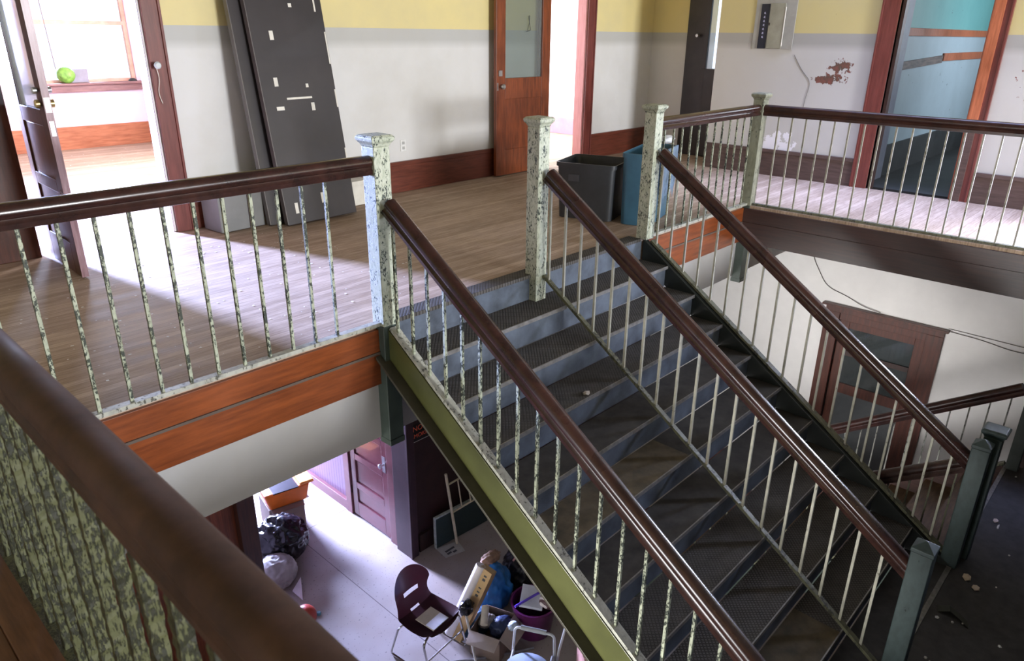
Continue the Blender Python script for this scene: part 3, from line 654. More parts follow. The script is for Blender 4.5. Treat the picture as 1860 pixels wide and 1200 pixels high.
# lower flight
ls = thing('lower_flight', 'shadowed lower flight of steps going down behind the right side of the main stairs', 'staircase', (6.0, 0.55, -3.8))
def LP(name, bm, mat, **k):
    xform(bm, Matrix.Translation((-6.0, -0.55, 3.8))); return obj(name, bm, mat, ls, **k)
for k in range(1, 11):
    yk = 0.52+RUN*k; zk = -1.81-RISE*k
    b = BM(); box(b, (5.22, yk-RUN-0.005, zk-0.03), (6.70, yk, zk)); LP('tread', b, wood('brown_lower_tread%d' % k, (0.05, 0.028, 0.014), (0.13, 0.075, 0.035), 0.5, (1, 4, 4), 0, 8) if k == 1 else MATS['brown_lower_tread1'])
for k in range(0, 11):
    yk = 0.52+RUN*k; zk = -1.81-RISE*k
    b = BM(); box(b, (5.22, yk-0.02, zk-RISE+0.0005), (6.70, yk-0.012, zk-0.0305)); LP('riser', b, RISER)
for x0, x1, m_ in ((6.70, 6.76, FASCD), (5.17, 5.22, DKGRN)):
    b = BM(); prism(b, [(0.53, zl2(0.53)+0.03), (3.45, zl2(3.45)+0.03), (3.45, -3.8), (3.05, -3.8), (0.53, zl2(0.53)-0.30)], 'x', x0, x1); LP('stringer', b, m_, bevel=0.003)

# ------------------------------------------------------------------ ground storey joinery
def panel_door(bmx, y0, y1, z0, z1):
    t0 = -0.035
    box(bmx, (t0, y0, z0), (0, y0+0.1, z1)); box(bmx, (t0, y1-0.1, z0), (0, y1, z1))
    n_ = 5; hh = (z1-z0-0.08)/n_
    for i in range(n_+1):
        zz = z0 + i*hh; box(bmx, (t0, y0+0.1, zz), (0, y1-0.1, min(z1, zz+0.085 if i else zz+0.2)))
    box(bmx, (t0+0.016, y0+0.1, z0), (0, y1-0.1, z1))
d4 = bpy.data.objects.new('door_4', None); C.objects.link(d4); d4['kind'] = 'structure'; d4.location = (4.045, 0, GZ)
b = BM(); panel_door(b, 5.56, 6.28, 0.02, 2.05); obj('leaf', b, plain('maroon_gloss_door', (0.15, 0.045, 0.055), 0.25, 0.1, coat=0.5), d4, bevel=0.004)
b = BM(); lathe(b, [(0.012, 0), (0.012, 0.03), (0.028, 0.045), (0.028, 0.06), (0.015, 0.07)], seg=12); xform(b, Matrix.Translation((-0.035, 5.62, 0.98)) @ Matrix.Rotation(-pi/2, 4, 'Y')); obj('door_knob', b, STEEL, d4, True)
obj('escutcheon', box(BM(), (-0.04, 5.595, 0.88), (-0.035, 5.645, 1.08)), STEEL, d4)
for i in range(2): obj('hinge', box(BM(), (-0.045, 6.285, 0.3+i*1.3), (-0.03, 6.31, 0.4+i*1.3)), DARKW, d4)
CM = plain('maroon_casing_paint', (0.16, 0.055, 0.06), 0.3, 0.15, coat=0.3)
b = BM(); box(b, (3.99, 5.44, GZ), (4.05, 5.55, -1.65)); box(b, (3.99, 6.29, GZ), (4.05, 6.40, -1.65)); box(b, (4.0, 6.40, GZ), (4.05, 8.85, GZ+0.13)); struct('trim_vestibule_door', b, CM, bevel=0.004)
b = BM(); box(b, (3.96, 5.14, GZ), (4.06, 5.40, -0.82)); box(b, (3.955, 5.13, GZ), (3.985, 5.155, -0.82)); struct('trim_vestibule_corner', b, plain('blackened_casing', (0.045, 0.022, 0.026), 0.35, 0.2), bevel=0.004)
b = BM(); box(b, (2.14, 5.13, GZ), (2.30, 5.40, -0.82)); struct('trim_vestibule_jamb', b, wood('dark_jamb', (0.035, 0.012, 0.008), (0.09, 0.03, 0.018), 0.4, (6, 6, 0.4), 0.2, 8), bevel=0.006)
b = BM(); box(b, (4.52, 5.175, -2.55), (4.85, 5.2, -1.4)); struct('trim_orange_board', b, FASC, bevel=0.003)
b = BM(); box(b, (4.10, 5.17, GZ), (8.57, 5.2, GZ+0.22)); struct('baseboard_ground_back', b, DARKW)

# lower door with transom on the white wall
TR = wood('red_lower_casing', (0.042, 0.013, 0.008), (0.095, 0.026, 0.015), 0.4, (5, 5, 0.4), 0.15, 8)
b = BM()
box(b, (8.53, 2.63, GZ), (8.57, 2.80, -1.47)); box(b, (8.53, 1.52, GZ), (8.57, 1.69, -1.47)); box(b, (8.53, 1.52, -1.47), (8.57, 2.80, -1.40)); box(b, (8.49, 1.48, -1.40), (8.57, 2.84, -1.375)); box(b, (8.55, 1.69, -1.56), (8.66, 2.63, -1.47))
struct('trim_lower_doorway', b, TR, bevel=0.003)
d5 = bpy.data.objects.new('door_5', None); C.objects.link(d5); d5['kind'] = 'structure'; d5.location = (8.62, 0, GZ)
b = BM(); box(b, (-0.02, 1.69, 0.01), (0.02, 1.80, 2.24)); box(b, (-0.02, 2.52, 0.01), (0.02, 2.63, 2.24)); box(b, (-0.02, 1.80, 1.30), (0.02, 2.52, 1.43)); box(b, (-0.02, 1.80, 0.01), (0.02, 2.52, 0.25)); box(b, (-0.02, 1.80, 2.14), (0.02, 2.52, 2.24))
obj('leaf', b, TR, d5, bevel=0.003)
obj('glass_pane', box(BM(), (-0.004, 1.80, 1.43), (0.004, 2.52, 2.14)), DARKG, d5); obj('lower_pane', box(BM(), (-0.004, 1.80, 0.25), (0.004, 2.52, 1.30)), plain('grey_lower_panel', (0.07, 0.075, 0.08), 0.3), d5)
obj('door_bar', box(BM(), (-0.03, 1.80, 1.80), (-0.02, 2.52, 1.86)), DARKW, d5)
b = BM(); box(b, (9.9, 0.6, GZ), (10.0, 5.0, -0.4)); box(b, (8.71, 4.2, GZ), (10, 4.3, -0.4)); box(b, (8.71, 1.0, GZ), (9.95, 1.1, -0.4)); box(b, (8.71, 1.0, GZ-0.1), (9.95, 4.3, GZ)); struct('wall_lower_room', b, plain('dim_teal_paint', (0.10, 0.17, 0.17), 0.6))
b = BM()
for i in range(3): hexa(b, [(9.3, 2.9+i*0.32-0.04, -2.6), (9.36, 2.9+i*0.32-0.04, -2.6), (9.36, 2.9+i*0.32+0.04, -2.6), (9.3, 2.9+i*0.32+0.04, -2.6), (9.3, 2.3+i*0.32-0.04, -1.2), (9.36, 2.3+i*0.32-0.04, -1.2), (9.36, 2.3+i*0.32+0.04, -1.2), (9.3, 2.3+i*0.32+0.04, -1.2)])
box(b, (9.28, 2.0, GZ), (9.38, 4.1, -3.55)); box(b, (9.3, 2.88, -3.6), (9.36, 2.96, -2.6))
struct('trim_lower_room_braces', b, DARKW)
# window on the right at landing level
w5 = bpy.data.objects.new('window_5', None); C.objects.link(w5); w5['kind'] = 'structure'
b = BM(); box(b, (8.53, 0.44, -3.1), (8.57, 0.60, -1.6)); box(b, (8.53, -0.92, -3.1), (8.57, -0.75, -1.6)); box(b, (8.53, -0.75, -1.75), (8.57, 0.44, -1.6)); box(b, (8.48, -0.9, -3.06), (8.57, 0.6, -3.0)); obj('window_frame', b, DARKW, w5, bevel=0.003)
obj('window_pane', box(BM(), (8.62, -0.75, -3.0), (8.626, 0.44, -1.75)), GLASS, w5)
m, n, l, bb = new('pale_brick'); bt = nd(n, 'ShaderNodeTexBrick'); bt.inputs['Color1'].default_value = (0.75, 0.36, 0.26, 1); bt.inputs['Color2'].default_value = (0.9, 0.6, 0.5, 1); bt.inputs['Mortar'].default_value = (0.95, 0.9, 0.85, 1)
bt.inputs['Scale'].default_value = 4; l.new(coords(n, l, True, (1, 1, 1), (pi/2, 0, pi/2)), bt.inputs[0]); l.new(bt.outputs[0], bb.inputs['Base Color'])
b = BM(); box(b, (10.2, -4, -4), (10.3, 1.0, 1)); struct('wall_outside_brick', b, m)
area('daylight_brick_yard', (9.6, 0.2, -0.2), (10.2, 0.2, -2.6), 0.6, 1.0, 60, (1, 0.97, 0.92))

# ------------------------------------------------------------------ things on the upper floor
DKLAM = plain('dark_laminate', (0.028, 0.022, 0.023), 0.42, 0.25, 2.2, coat=0.1)
TAPE = plain('pale_tape', (0.75, 0.72, 0.64), 0.6)
def leaning(label, xb, yb, width, thick, marks, name='table_top', back=0.0):
    """a tall board whose foot stands at yb and whose top rests against the back wall; slanting to the left as well"""
    t = thing(name, label, 'board', (xb, yb, 0))
    Hh = 2.35; lean = math.atan2(YB-0.06-yb-0.02-back, Hh); roll = radians(0.6)
    Mx = Matrix.Rotation(-lean, 4, 'X') @ Matrix.Rotation(-roll, 4, 'Y')
    b = BM(); box(b, (0, 0, 0.01), (width, thick, Hh)); xform(b, Mx); obj('panel', b, DKLAM, t, bevel=0.005)
    b = BM(); box(b, (-0.008, -0.004, 0.02), (0.0, thick+0.004, Hh)); xform(b, Mx); obj('edge_band', b, plain('grey_edge_band', (0.12, 0.105, 0.10), 0.35), t)
    for (u, v, wu, hv) in marks:
        b = BM(); box(b, (u, -0.003, v), (u+wu, 0.0, v+hv)); xform(b, Mx); obj('tape_piece', b, TAPE, t)
    return t
leaning('dark panel leaning behind the taped one, only its left edge showing', 3.03, 5.64, 0.72, 0.045, [])
leaning('tall dark brown panel with bits of pale tape leaning on the back wall', 3.135, 5.53, 0.70, 0.045,
        [(0.16, 1.50, 0.035, 0.07), (0.12, 1.14, 0.035, 0.07), (0.10, 0.95, 0.07, 0.03), (0.43, 0.93, 0.032, 0.065), (0.21, 1.03, 0.24, 0.016), (0.41, 1.12, 0.025, 0.03),
         (0.09, 0.10, 0.03, 0.09), (0.36, 0.15, 0.03, 0.09), (0.682, 1.30, 0.012, 0.26), (0.684, 0.94, 0.012, 0.15), (0.686, 0.45, 0.012, 0.14), (0.38, 1.75, 0.03, 0.03), (0.62, 1.72, 0.015, 0.12)], back=0.065)

def bin_(label, corner, u, w, d, h, mat, name='storage_bin', flare=1.08, rim=0.02, group=None):
    """rectangular open tub: corner, in-plan direction u, w along u, d across"""
    ux, uy = u; t = thing(name, label, 'bin', (corner[0], corner[1], 0), math.atan2(uy, ux), group)
    b = BM(); th = 0.008
    def loop(s, z, inset=0.0, r=0.05, seg=4):
        cx, cy = w/2, d/2; hw, hd = w/2*s-inset, d/2*s-inset; out = []
        for qx, qy, a0 in ((1, 1, 0), (-1, 1, pi/2), (-1, -1, pi), (1, -1, 3*pi/2)):
            for k in range(seg+1):
                a = a0 + pi/2*k/seg; out.append((cx+qx*(hw-r)+r*cos(a), cy+qy*(hd-r)+r*sin(a), z))
        return out
    secs = [loop(1, 0.004), loop(1, 0.01), loop(flare-0.01, h-rim*2), loop(flare-0.01, h-rim*1.9), loop(flare+0.04, h-rim*1.8), loop(flare+0.04, h), loop(flare+0.01, h), loop(flare-0.02, h-rim*2), loop(0.97, 0.02)]
    rr = [[b.verts.new(p) for p in s] for s in secs]; k_ = len(rr[0])
    for a, c in zip(rr, rr[1:]):
        for k in range(k_): b.faces.new((a[k], a[(k+1) % k_], c[(k+1) % k_], c[k]))
    b.faces.new(rr[0][::-1]); b.faces.new(rr[-1])
    obj('tub', b, mat, t, True); return t
GREYP = plain('charcoal_plastic', (0.040, 0.044, 0.050), 0.42, 0.2, 5)
gb = bin_('open charcoal plastic bin beside the blue one at the top of the stairs', (5.23, 3.69), (0.95, 0.31), 0.48, 0.50, 0.50, GREYP)
obj('moulded_badge', box(BM(), (-0.022, 0.30, 0.34), (-0.012, 0.40, 0.40)), plain('grey_badge', (0.07, 0.075, 0.09), 0.4), gb)
BLUEP = plain('blue_plastic', (0.045, 0.13, 0.20), 0.35, 0.15, 5)
bb_ = bin_('large open blue plastic bin behind the newel post', (5.33, 3.345), (0.955, 0.295), 0.68, 0.27, 0.62, BLUEP, flare=1.05)
GREYC = plain('grey_painted_metal', (0.19, 0.19, 0.185), 0.5, 0.12, 4)
lb = thing('storage_cabinet', 'low grey metal box behind the railing, right of the bright doorway', 'box', (2.62, 5.70, 0), radians(4))
lbb = obj('body', box(BM(), (0, 0, 0.005), (0.41, 0.27, 0.36)), GREYC, lb, bevel=0.008)
obj('lid', box(BM(), (-0.008, -0.008, 0.36), (0.416, 0.278, 0.40)), GREYC, lb, bevel=0.006)
obj('seam', box(BM(), (0.26, -0.004, 0.01), (0.266, 0.0, 0.36)), DARKW, lbb)
pl_ = thing('paper_box', 'small white box on the floor behind the top left newel post', 'box', (3.99, 5.80, 0), radians(3))
obj('body', box(BM(), (0, 0, 0.004), (0.22, 0.16, 0.22)), TAPE, pl_, bevel=0.004); obj('lid', box(BM(), (-0.005, -0.005, 0.19), (0.225, 0.165, 0.235)), TAPE, pl_, bevel=0.004)
# clear liner hanging out of the blue bin, and crumpled paper on its far corner
b = BM(); rn = random.Random(4); tops = []
for k in range(25):
    u = 0.10+0.022*k; off = -0.034-0.012*(k % 2)-rn.uniform(0, 0.006)
    lo = 0.16+0.14*abs(sin(k*0.9))
    tops.append([b.verts.new((u, off, 0.632)), b.verts.new((u+rn.uniform(-.008, .008), off-0.004, 0.4)), b.verts.new((u, off+0.006, lo))])
for p, q in zip(tops, tops[1:]):
    for e in range(2): b.faces.new((p[e], q[e], q[e+1], p[e+1]))
bmesh.ops.solidify(b, geom=b.faces[:], thickness=0.002)
tub_ = [c for c in bb_.children if c.name.startswith('tub')][0]
obj('bin_liner', b, plain('pale_blue_liner', (0.34, 0.46, 0.62), 0.3, 0.3, 12), tub_)
tag(obj('crumpled_paper', blob(0.055, (1.6, 1, 0.7), 0.3, 3, 3, 6.6), plain('white_papers', (0.72, 0.74, 0.78), 0.5), smooth=2, loc=(6.03, 3.66, 0.655)), 'white crumpled paper on the far corner of the blue bin', 'paper')

# outlet
ot = thing('wall_outlet', 'white electrical outlet low on the back wall', 'outlet', (4.82, YB, 0.47))
obj('cover_plate', box(BM(), (-0.036, -0.008, -0.058), (0.036, 0, 0.058)), plain('white_plastic', (0.8, 0.8, 0.78), 0.4), ot, bevel=0.003)
ocp = [c for c in ot.children][0]
for zz in (-0.025, 0.025): obj('socket', box(BM(), (-0.016, -0.011, zz-0.014), (0.016, -0.008, zz+0.014)), plain('grey_socket', (0.45, 0.45, 0.43), 0.4), ocp, bevel=0.003)
# glass knob on the casing with its string
gk = thing('glass_knob', 'clear glass knob with dangling string on the left door casing', 'knob', (2.43, 6.015, 1.30))
b = BM(); lathe(b, [(0.008, 0), (0.008, 0.03), (0.022, 0.04), (0.028, 0.055), (0.018, 0.07)], seg=14); xform(b, Matrix.Rotation(pi/2, 4, 'X')); obj('knob', b, plain('cloudy_glass', (0.62, 0.66, 0.68), 0.1, 0.05), gk, True)
b = BM(); tube(b, arc([(0, -0.02, -0.01), (0.015, -0.015, -0.1), (-0.01, -0.01, -0.2), (0.01, -0.008, -0.28)], 0.05), 0.003, 5); obj('string', b, TAPE, gk)
# green ball and papers on the sill
gl = tag(obj('green_ball', blob(0.11, (1, 1, 1), 0.05, 6, 3), plain('mottled_green_skin', (0.20, 0.42, 0.07), 0.5, 0.4, 20), smooth=2, loc=(3.43, 11.44, 0.975)), 'round mottled green ball on the window sill', 'ball')
cd = tag(obj('paper_card', box(BM(), (0, 0, 0), (0.30, 0.006, 0.17)), plain('pale_grey_card', (0.30, 0.29, 0.34), 0.7), loc=(3.42, 11.50, 0.871), rot=(radians(4), 0, 0)), 'pale grey card standing behind the green ball', 'card')
bh = tag(obj('small_cap', lathe(BM(), [(0.06, 0), (0.055, 0.015), (0.03, 0.035), (0.008, 0.04)], seg=16), plain('black_plastic', (0.03, 0.03, 0.03), 0.4), smooth=True, loc=(4.28, 11.44, 0.871)), 'small black domed cap at the right end of the sill', 'cap')

# fuse box and letter strip on the peeling wall
fb = thing('fuse_box', 'grey green metal panel box high on the peeling wall', 'electrical box', (8.57, 3.70, 1.415))
FBM = plain('drab_panel_paint', (0.30, 0.29, 0.22), 0.5, 0.15, 9)
obj('frame', box(BM(), (-0.012, 0, 0), (0, 0.48, 0.55)), plain('grey_patch_paint', (0.36, 0.35, 0.31), 0.6, 0.1), fb, bevel=0.002)
fbd = obj('door', box(BM(), (-0.03, 0.125, 0.005), (-0.012, 0.30, 0.48)), FBM, fb, bevel=0.004)
b = BM(); tube(b, [(-0.03, 0.118, 0.03), (-0.03, 0.118, 0.44)], 0.006, 8); obj('hinge', b, TAPE, fb)
obj('latch', box(BM(), (-0.038, 0.285, 0.25), (-0.03, 0.298, 0.28)), DARKW, fbd)
sg = thing('letter_strip', 'narrow black sign with a column of small pale letters beside the panel box', 'sign', (8.555, 4.015, 1.42))
obj('plate', box(BM(), (-0.006, 0, 0), (0, 0.095, 0.47)), plain('blue_black_plate', (0.012, 0.014, 0.03), 0.3), sg)
LT = plain('pale_letter', (0.45, 0.45, 0.62), 0.5)
def text(s, size, mat, parent, loc, rot, extr=0.0008):
    cu = bpy.data.curves.new('letters', 'FONT'); cu.body = s; cu.size = size; cu.extrude = extr; cu.align_x = 'CENTER'; cu.align_y = 'CENTER'
    o = bpy.data.objects.new('tmp', cu); C.objects.link(o); dg = bpy.context.evaluated_depsgraph_get()
    me = bpy.data.meshes.new_from_object(o.evaluated_get(dg)); bpy.data.objects.remove(o)
    me.materials.append(mat); q = bpy.data.objects.new('lettering', me); C.objects.link(q); q.parent = parent; q.location = loc; q.rotation_euler = rot; return q
for i in range(7):   # illegible in the photograph: seven small pale glyph marks
    b = BM(); zz = 0.375-0.042*i
    q = 0.011
    poly = [(0.034, zz-q), (0.05+0.004*(i % 3), zz-q), (0.058, zz-0.003*(i % 2)), (0.052, zz+q), (0.040-0.004*(i % 2), zz+q), (0.044, zz+0.001)]
    prism(b, poly, 'x', -0.0075, -0.006); obj('letter', b, LT, sg)
# loose wire on the peeling wall and on the white lower wall
WIRE = plain('thin_dark_wire', (0.10, 0.09, 0.08), 0.5)
tag(obj('loose_wire', tube(BM(), arc([(8.565, 3.66, 1.36), (8.565, 3.55, 1.20), (8.565, 3.42, 1.08), (8.565, 3.46, 0.9), (8.565, 3.47, 0.72)], 0.08), 0.0025, 5), WIRE), 'thin wire hanging down the peeling wall below the panel box', 'wire')
tag(obj('sagging_wire', tube(BM(), arc([(8.56, 3.08, -0.6), (8.56, 3.076, -0.86), (8.56, 2.85, -1.2), (8.56, 2.6, -1.26), (8.545, 2.4, -1.335), (8.545, 2.2, -1.36)], 0.15, 8), 0.004, 6), WIRE), 'thin wire curving down the white wall to the lower door head', 'wire')
tag(obj('slack_wire', tube(BM(), arc([(8.56, 1.47, -1.39), (8.56, 1.165, -1.40), (8.56, 0.9, -1.44), (8.56, 0.3, -1.40)], 0.15, 8), 0.004, 6), WIRE), 'thin wire running right from the lower door head along the white wall', 'wire')
tag(obj('taut_wire', tube(BM(), [(8.56, 1.5, -1.36), (8.56, 0.8, -1.372), (8.56, 0.2, -1.39)], 0.003, 6), WIRE), 'upper of two thin wires right of the lower door', 'wire')

# plaster crumbs
def chip(label, loc, r, col, seed, sc=(1, 0.8, 0.35), name='plaster_chip', rotz=0.0, group=None):
    bm = BM(); bmesh.ops.create_icosphere(bm, subdivisions=1, radius=r); rn = random.Random(seed)
    for v in bm.verts: v.co = Vector((v.co.x*sc[0]*rn.uniform(0.7, 1.2), v.co.y*sc[1]*rn.uniform(0.7, 1.2), max(v.co.z, -r*0.5)*sc[2]))
    o = obj(name, bm, plain('chip_' + str(col), col, 0.7), loc=(loc[0], loc[1], loc[2]+r*0.5*sc[2]+0.001), rot=(0, 0, rotz)); tag(o, label, 'debris', group); return o
chip('tan plaster chip on the landing, larger of the pair near the handrail foot', (4.95, 0.40, -1.81), 0.045, (0.62, 0.50, 0.36), 1)
chip('pinkish plaster chip on the landing, smaller of the pair near the handrail foot', (4.88, 0.33, -1.81), 0.034, (0.62, 0.52, 0.44), 2)
chip('tiny white crumb on the landing beside the metal edge strip', (4.41, 0.44, -1.81), 0.018, (0.6, 0.6, 0.58), 3)
chip('pale crumb on the landing below the right stair newel posts', (5.80, 0.40, -1.81), 0.030, (0.62, 0.50, 0.44), 4)
chip('thin white sliver on the landing next to a pale crumb', (5.72, 0.37, -1.81), 0.028, (0.6, 0.58, 0.55), 5, (1.5, 0.3, 0.3))
chip('grey plaster chip lying on a dark stair tread behind the left handrail', (3.30, 2.425, -0.5415), 0.032, (0.45, 0.41, 0.36), 6)
b = BM(); rn = random.Random(11)
for i in range(45):
    x, y, r = rn.uniform(3.9, 6.6), rn.uniform(-0.8, 0.42), rn.uniform(0.003, 0.010)
    q = bmesh.ops.create_icosphere(b, subdivisions=1, radius=r, matrix=Matrix.Translation((x, y, -1.81+r*0.6)))
o = tag(obj('crumbs', b, plain('pale_crumbs', (0.5, 0.5, 0.48), 0.7)), 'tiny pale crumbs scattered over the dark landing', 'debris'); o['kind'] = 'stuff'
b = BM()
pts = [(4.50, 0.46, -1.805), (4.52, 0.40, -1.78), (4.50, 0.34, -1.79), (4.47, 0.28, -1.805)]
for i, p in enumerate(pts): pass
vs = [[b.verts.new((p[0]+dx, p[1]+dx*0.3, p[2])) for dx in (-0.03, 0.03)] for p in pts]
for a, c in zip(vs, vs[1:]): b.faces.new((a[0], a[1], c[1], c[0]))
bmesh.ops.solidify(b, geom=b.faces[:], thickness=0.004)
tag(obj('curled_paint_strip', b, plain('grey_curl', (0.09, 0.095, 0.08), 0.6)), 'dark curled strip of paint on the landing', 'debris')
# flakes on the upper floorboards: nobody could count them
b = BM(); rn = random.Random(5)
for i in range(260):
    if rn.random() < 0.75: x, y = rn.uniform(0.5, 3.2), rn.uniform(3.3, 5.5)
    else: x, y = rn.uniform(2.4, 4.4), rn.uniform(9.6, 11.2)
    r = rn.uniform(0.004, 0.012); a = rn.uniform(0, 6)
    v = [b.verts.new((x+r*cos(a+q)*rn.uniform(.6, 1.2), y+r*sin(a+q)*rn.uniform(.6, 1.2), 0.003)) for q in (0, 1.6, 3.1, 4.6)]
    b.faces.new(v); 
o = tag(obj('paint_flakes', b, plain('white_flake', (0.75, 0.74, 0.70), 0.7)), 'tiny paint flakes scattered over the upper floorboards', 'debris'); o['kind'] = 'stuff'
exec_ground = True

# ------------------------------------------------------------------ things on the ground floor
ns = thing('no_smoking_sign', 'black sign with orange red letters reading no smoking', 'sign', (4.075, 5.20, -2.37))
obj('plate', box(BM(), (0, -0.006, -0.04), (0.30, 0, 0.165)), plain('black_sign_plate', (0.012, 0.010, 0.010), 0.4), ns)
ORG = plain('orange_red_letters', (0.85, 0.13, 0.05), 0.5)
text('NO', 0.085, ORG, ns, (0.085, -0.0075, 0.115), (pi/2, 0, 0)); text('SMOKING', 0.068, ORG, ns, (0.15, -0.0075, 0.030), (pi/2, 0, 0))
obj('border', box(box(BM(), (0.004, -0.0075, -0.036), (0.296, -0.006, -0.032)), (0.004, -0.0075, -0.036), (0.008, -0.006, 0.162)), TAPE, ns)

hb = thing('bed_end', 'cream metal bed end leaning against the dark wall', 'bed frame', (4.48, 4.98, GZ))
Mh = Matrix.Rotation(-0.10, 4, 'X')
def T_(name, pts, r, mat=CREAMW):
    b = BM(); tube(b, pts, r, 8); xform(b, Mh); obj(name, b, mat, hb, True)
T_('post', [(0, 0, 0.01), (-0.06, 0, 0.92)], 0.016); T_('post', [(0.85, 0, 0.01), (0.79, 0, 0.92)], 0.016)
T_('rail', [(-0.05, 0, 0.78), (0.80, 0, 0.80)], 0.011); T_('rail', [(-0.02, 0, 0.42), (0.82, 0, 0.42)], 0.011)
for i in range(5): T_('bar', [(0.10+0.14*i, 0, 0.79), (0.12+0.14*i, 0, 0.42)], 0.008)
gs = thing('folding_screen', 'low dark green board with a thin pale edge standing by the dark wall', 'board', (4.26, 5.08, GZ), radians(-4))
obj('panel', box(BM(), (0, 0, 0.01), (0.75, 0.02, 0.40)), plain('dark_green_board', (0.02, 0.035, 0.03), 0.5), gs)
obj('edge', box(box(BM(), (-0.012, -0.006, 0.01), (0.0, 0.026, 0.42)), (0.0, -0.006, 0.40), (0.75, 0.026, 0.42)), plain('worn_white_edge', (0.40, 0.42, 0.36), 0.5, 0.4, 20), gs)
for nm, lb_, cr, mk in (('notice_sheet', 'grey notice sheet with dark print lying on the lower hall floor', [(4.255, 5.09), (4.233, 4.895), (4.463, 4.829), (4.52, 5.01)], True),):
    t = thing(nm, lb_, 'paper', (cr[1][0], cr[1][1], GZ), 0)
    b = BM(); prism(b, [(x-cr[1][0], y-cr[1][1]) for x, y in cr], 'z', 0.001, 0.003); obj('sheet', b, plain('greyed_paper', (0.42, 0.40, 0.36), 0.7), t)
    b = BM(); a_ = 0.27
    for (u, v, wu) in ((0.05, 0.03, 0.06), (0.12, 0.03, 0.05), (0.06, 0.075, 0.13)): box(b, (u, v-u*0.28, 0.003), (u+wu, v-u*0.28+0.028, 0.0036))
    obj('print', b, plain('dark_print', (0.06, 0.06, 0.06), 0.7), t)

# refuse by the vestibule
BLK = plain('glossy_black_plastic', (0.008, 0.008, 0.010), 0.22, 0.3, 6, coat=0.1)
tag(obj('rubbish_bag', blob(0.27, (1, 0.95, 0.95), 0.16, 2.0, 5, 3.1, -0.24, True), BLK, smooth=2, loc=(3.02, 6.20, GZ+0.243)), 'glossy black rubbish bag beside the white one on the lower floor', 'bag')
tag(obj('rubbish_bag', blob(0.21, (1, 0.95, 0.80), 0.12, 2.2, 5, 7.7, -0.155, True), plain('cloudy_white_plastic', (0.36, 0.34, 0.31), 0.5, 0.2, 8), smooth=2, loc=(2.74, 5.86, GZ+0.158)), 'crumpled whitish rubbish bag in front of the black one', 'bag')
tag(obj('bucket', lathe(BM(), [(0.12, 0), (0.15, 0.45), (0.155, 0.46), (0.145, 0.46), (0.115, 0.02)], seg=20), plain('steel_blue_plastic', (0.10, 0.20, 0.36), 0.3, 0.3, 4), smooth=True, loc=(2.72, 6.75, GZ+0.002)), 'tall blue tub behind the rubbish bags', 'bucket')
cb = thing('cardboard_box', 'brown cardboard box under the orange container', 'box', (3.10, 6.58, GZ), radians(-12))
CARD = plain('brown_cardboard', (0.26, 0.185, 0.135), 0.7, 0.12, 5); CARDL = plain('pale_cardboard', (0.42, 0.34, 0.27), 0.7, 0.12, 5)
obj('body', box(BM(), (0, 0, 0.002), (0.40, 0.40, 0.36)), CARD, cb, bevel=0.003)
for (p, q) in (((0.40, 0.02, 0.355), (0.47, 0.38, 0.362)), ((0.02, -0.10, 0.355), (0.38, 0.0, 0.362))): obj('flap', box(BM(), p, q), CARD, cb)
oc = thing('orange_container', 'bright orange plastic container on top of the cardboard box', 'container', (3.11, 6.56, GZ+0.365), radians(-12))
b = BM(); prism(b, [(0, 0), (0.42, 0), (0.47, 0.2), (-0.05, 0.2)], 'y', 0, 0.30)
obj('tub', b, plain('bright_orange_plastic', (0.85, 0.20, 0.02), 0.4), oc, bevel=0.02)
obj('opening', box(BM(), (0.05, -0.002, 0.192), (0.34, 0.26, 0.203)), BLK, oc, bevel=0.002)
obj('lip', box(BM(), (0.36, 0.0, 0.2), (0.52, 0.30, 0.235)), plain('light_orange_plastic', (0.95, 0.32, 0.05), 0.4), oc, bevel=0.01)
b = BM(); prism(b, [(0, 0), (0.16, 0.10), (0.02, -0.16)], 'z', 0.001, 0.012); xform(b, Matrix.Translation((0, 0, 0.03)) @ Matrix.Rotation(0.2, 4, 'X')); tag(obj('white_paper_sheet', b, plain('bright_paper', (0.8, 0.74, 0.80), 0.6), loc=(2.775, 5.62, GZ+0.0)), 'white triangle of folded paper on the floor beside the near handrail', 'paper')
rb = thing('red_ball', 'red ball with white bands below the folded paper', 'ball', (2.64, 5.15, GZ+0.11))
obj('ball', blob(0.11, (1, 1, 1), 0.01, 2, 3), plain('red_rubber', (0.40, 0.04, 0.02), 0.4), rb, True)
b = BM(); 
for a0, a1 in ((0.9, 1.9), (2.2, 3.2)):
    vs = []
    for k in range(9):
        a = a0 + (a1-a0)*k/8; vs.append([b.verts.new((0.112*cos(a)*cos(e), 0.112*sin(a)*cos(e), 0.112*sin(e))) for e in (0.55, 0.85)])
    for p, q in zip(vs, vs[1:]): b.faces.new((p[0], p[1], q[1], q[0]))
bmesh.ops.solidify(b, geom=b.faces[:], thickness=0.002); obj('band', b, plain('white_plastic', (0.8, 0.8, 0.78), 0.4), rb)
tag(obj('bottle_cap', lathe(BM(), [(0.022, 0), (0.024, 0.015), (0.018, 0.03)], seg=12), plain('blue_cap', (0.15, 0.35, 0.42), 0.3), loc=(2.80, 5.18, GZ+0.001), smooth=True), 'small blue cap alone on the lit floor', 'cap')

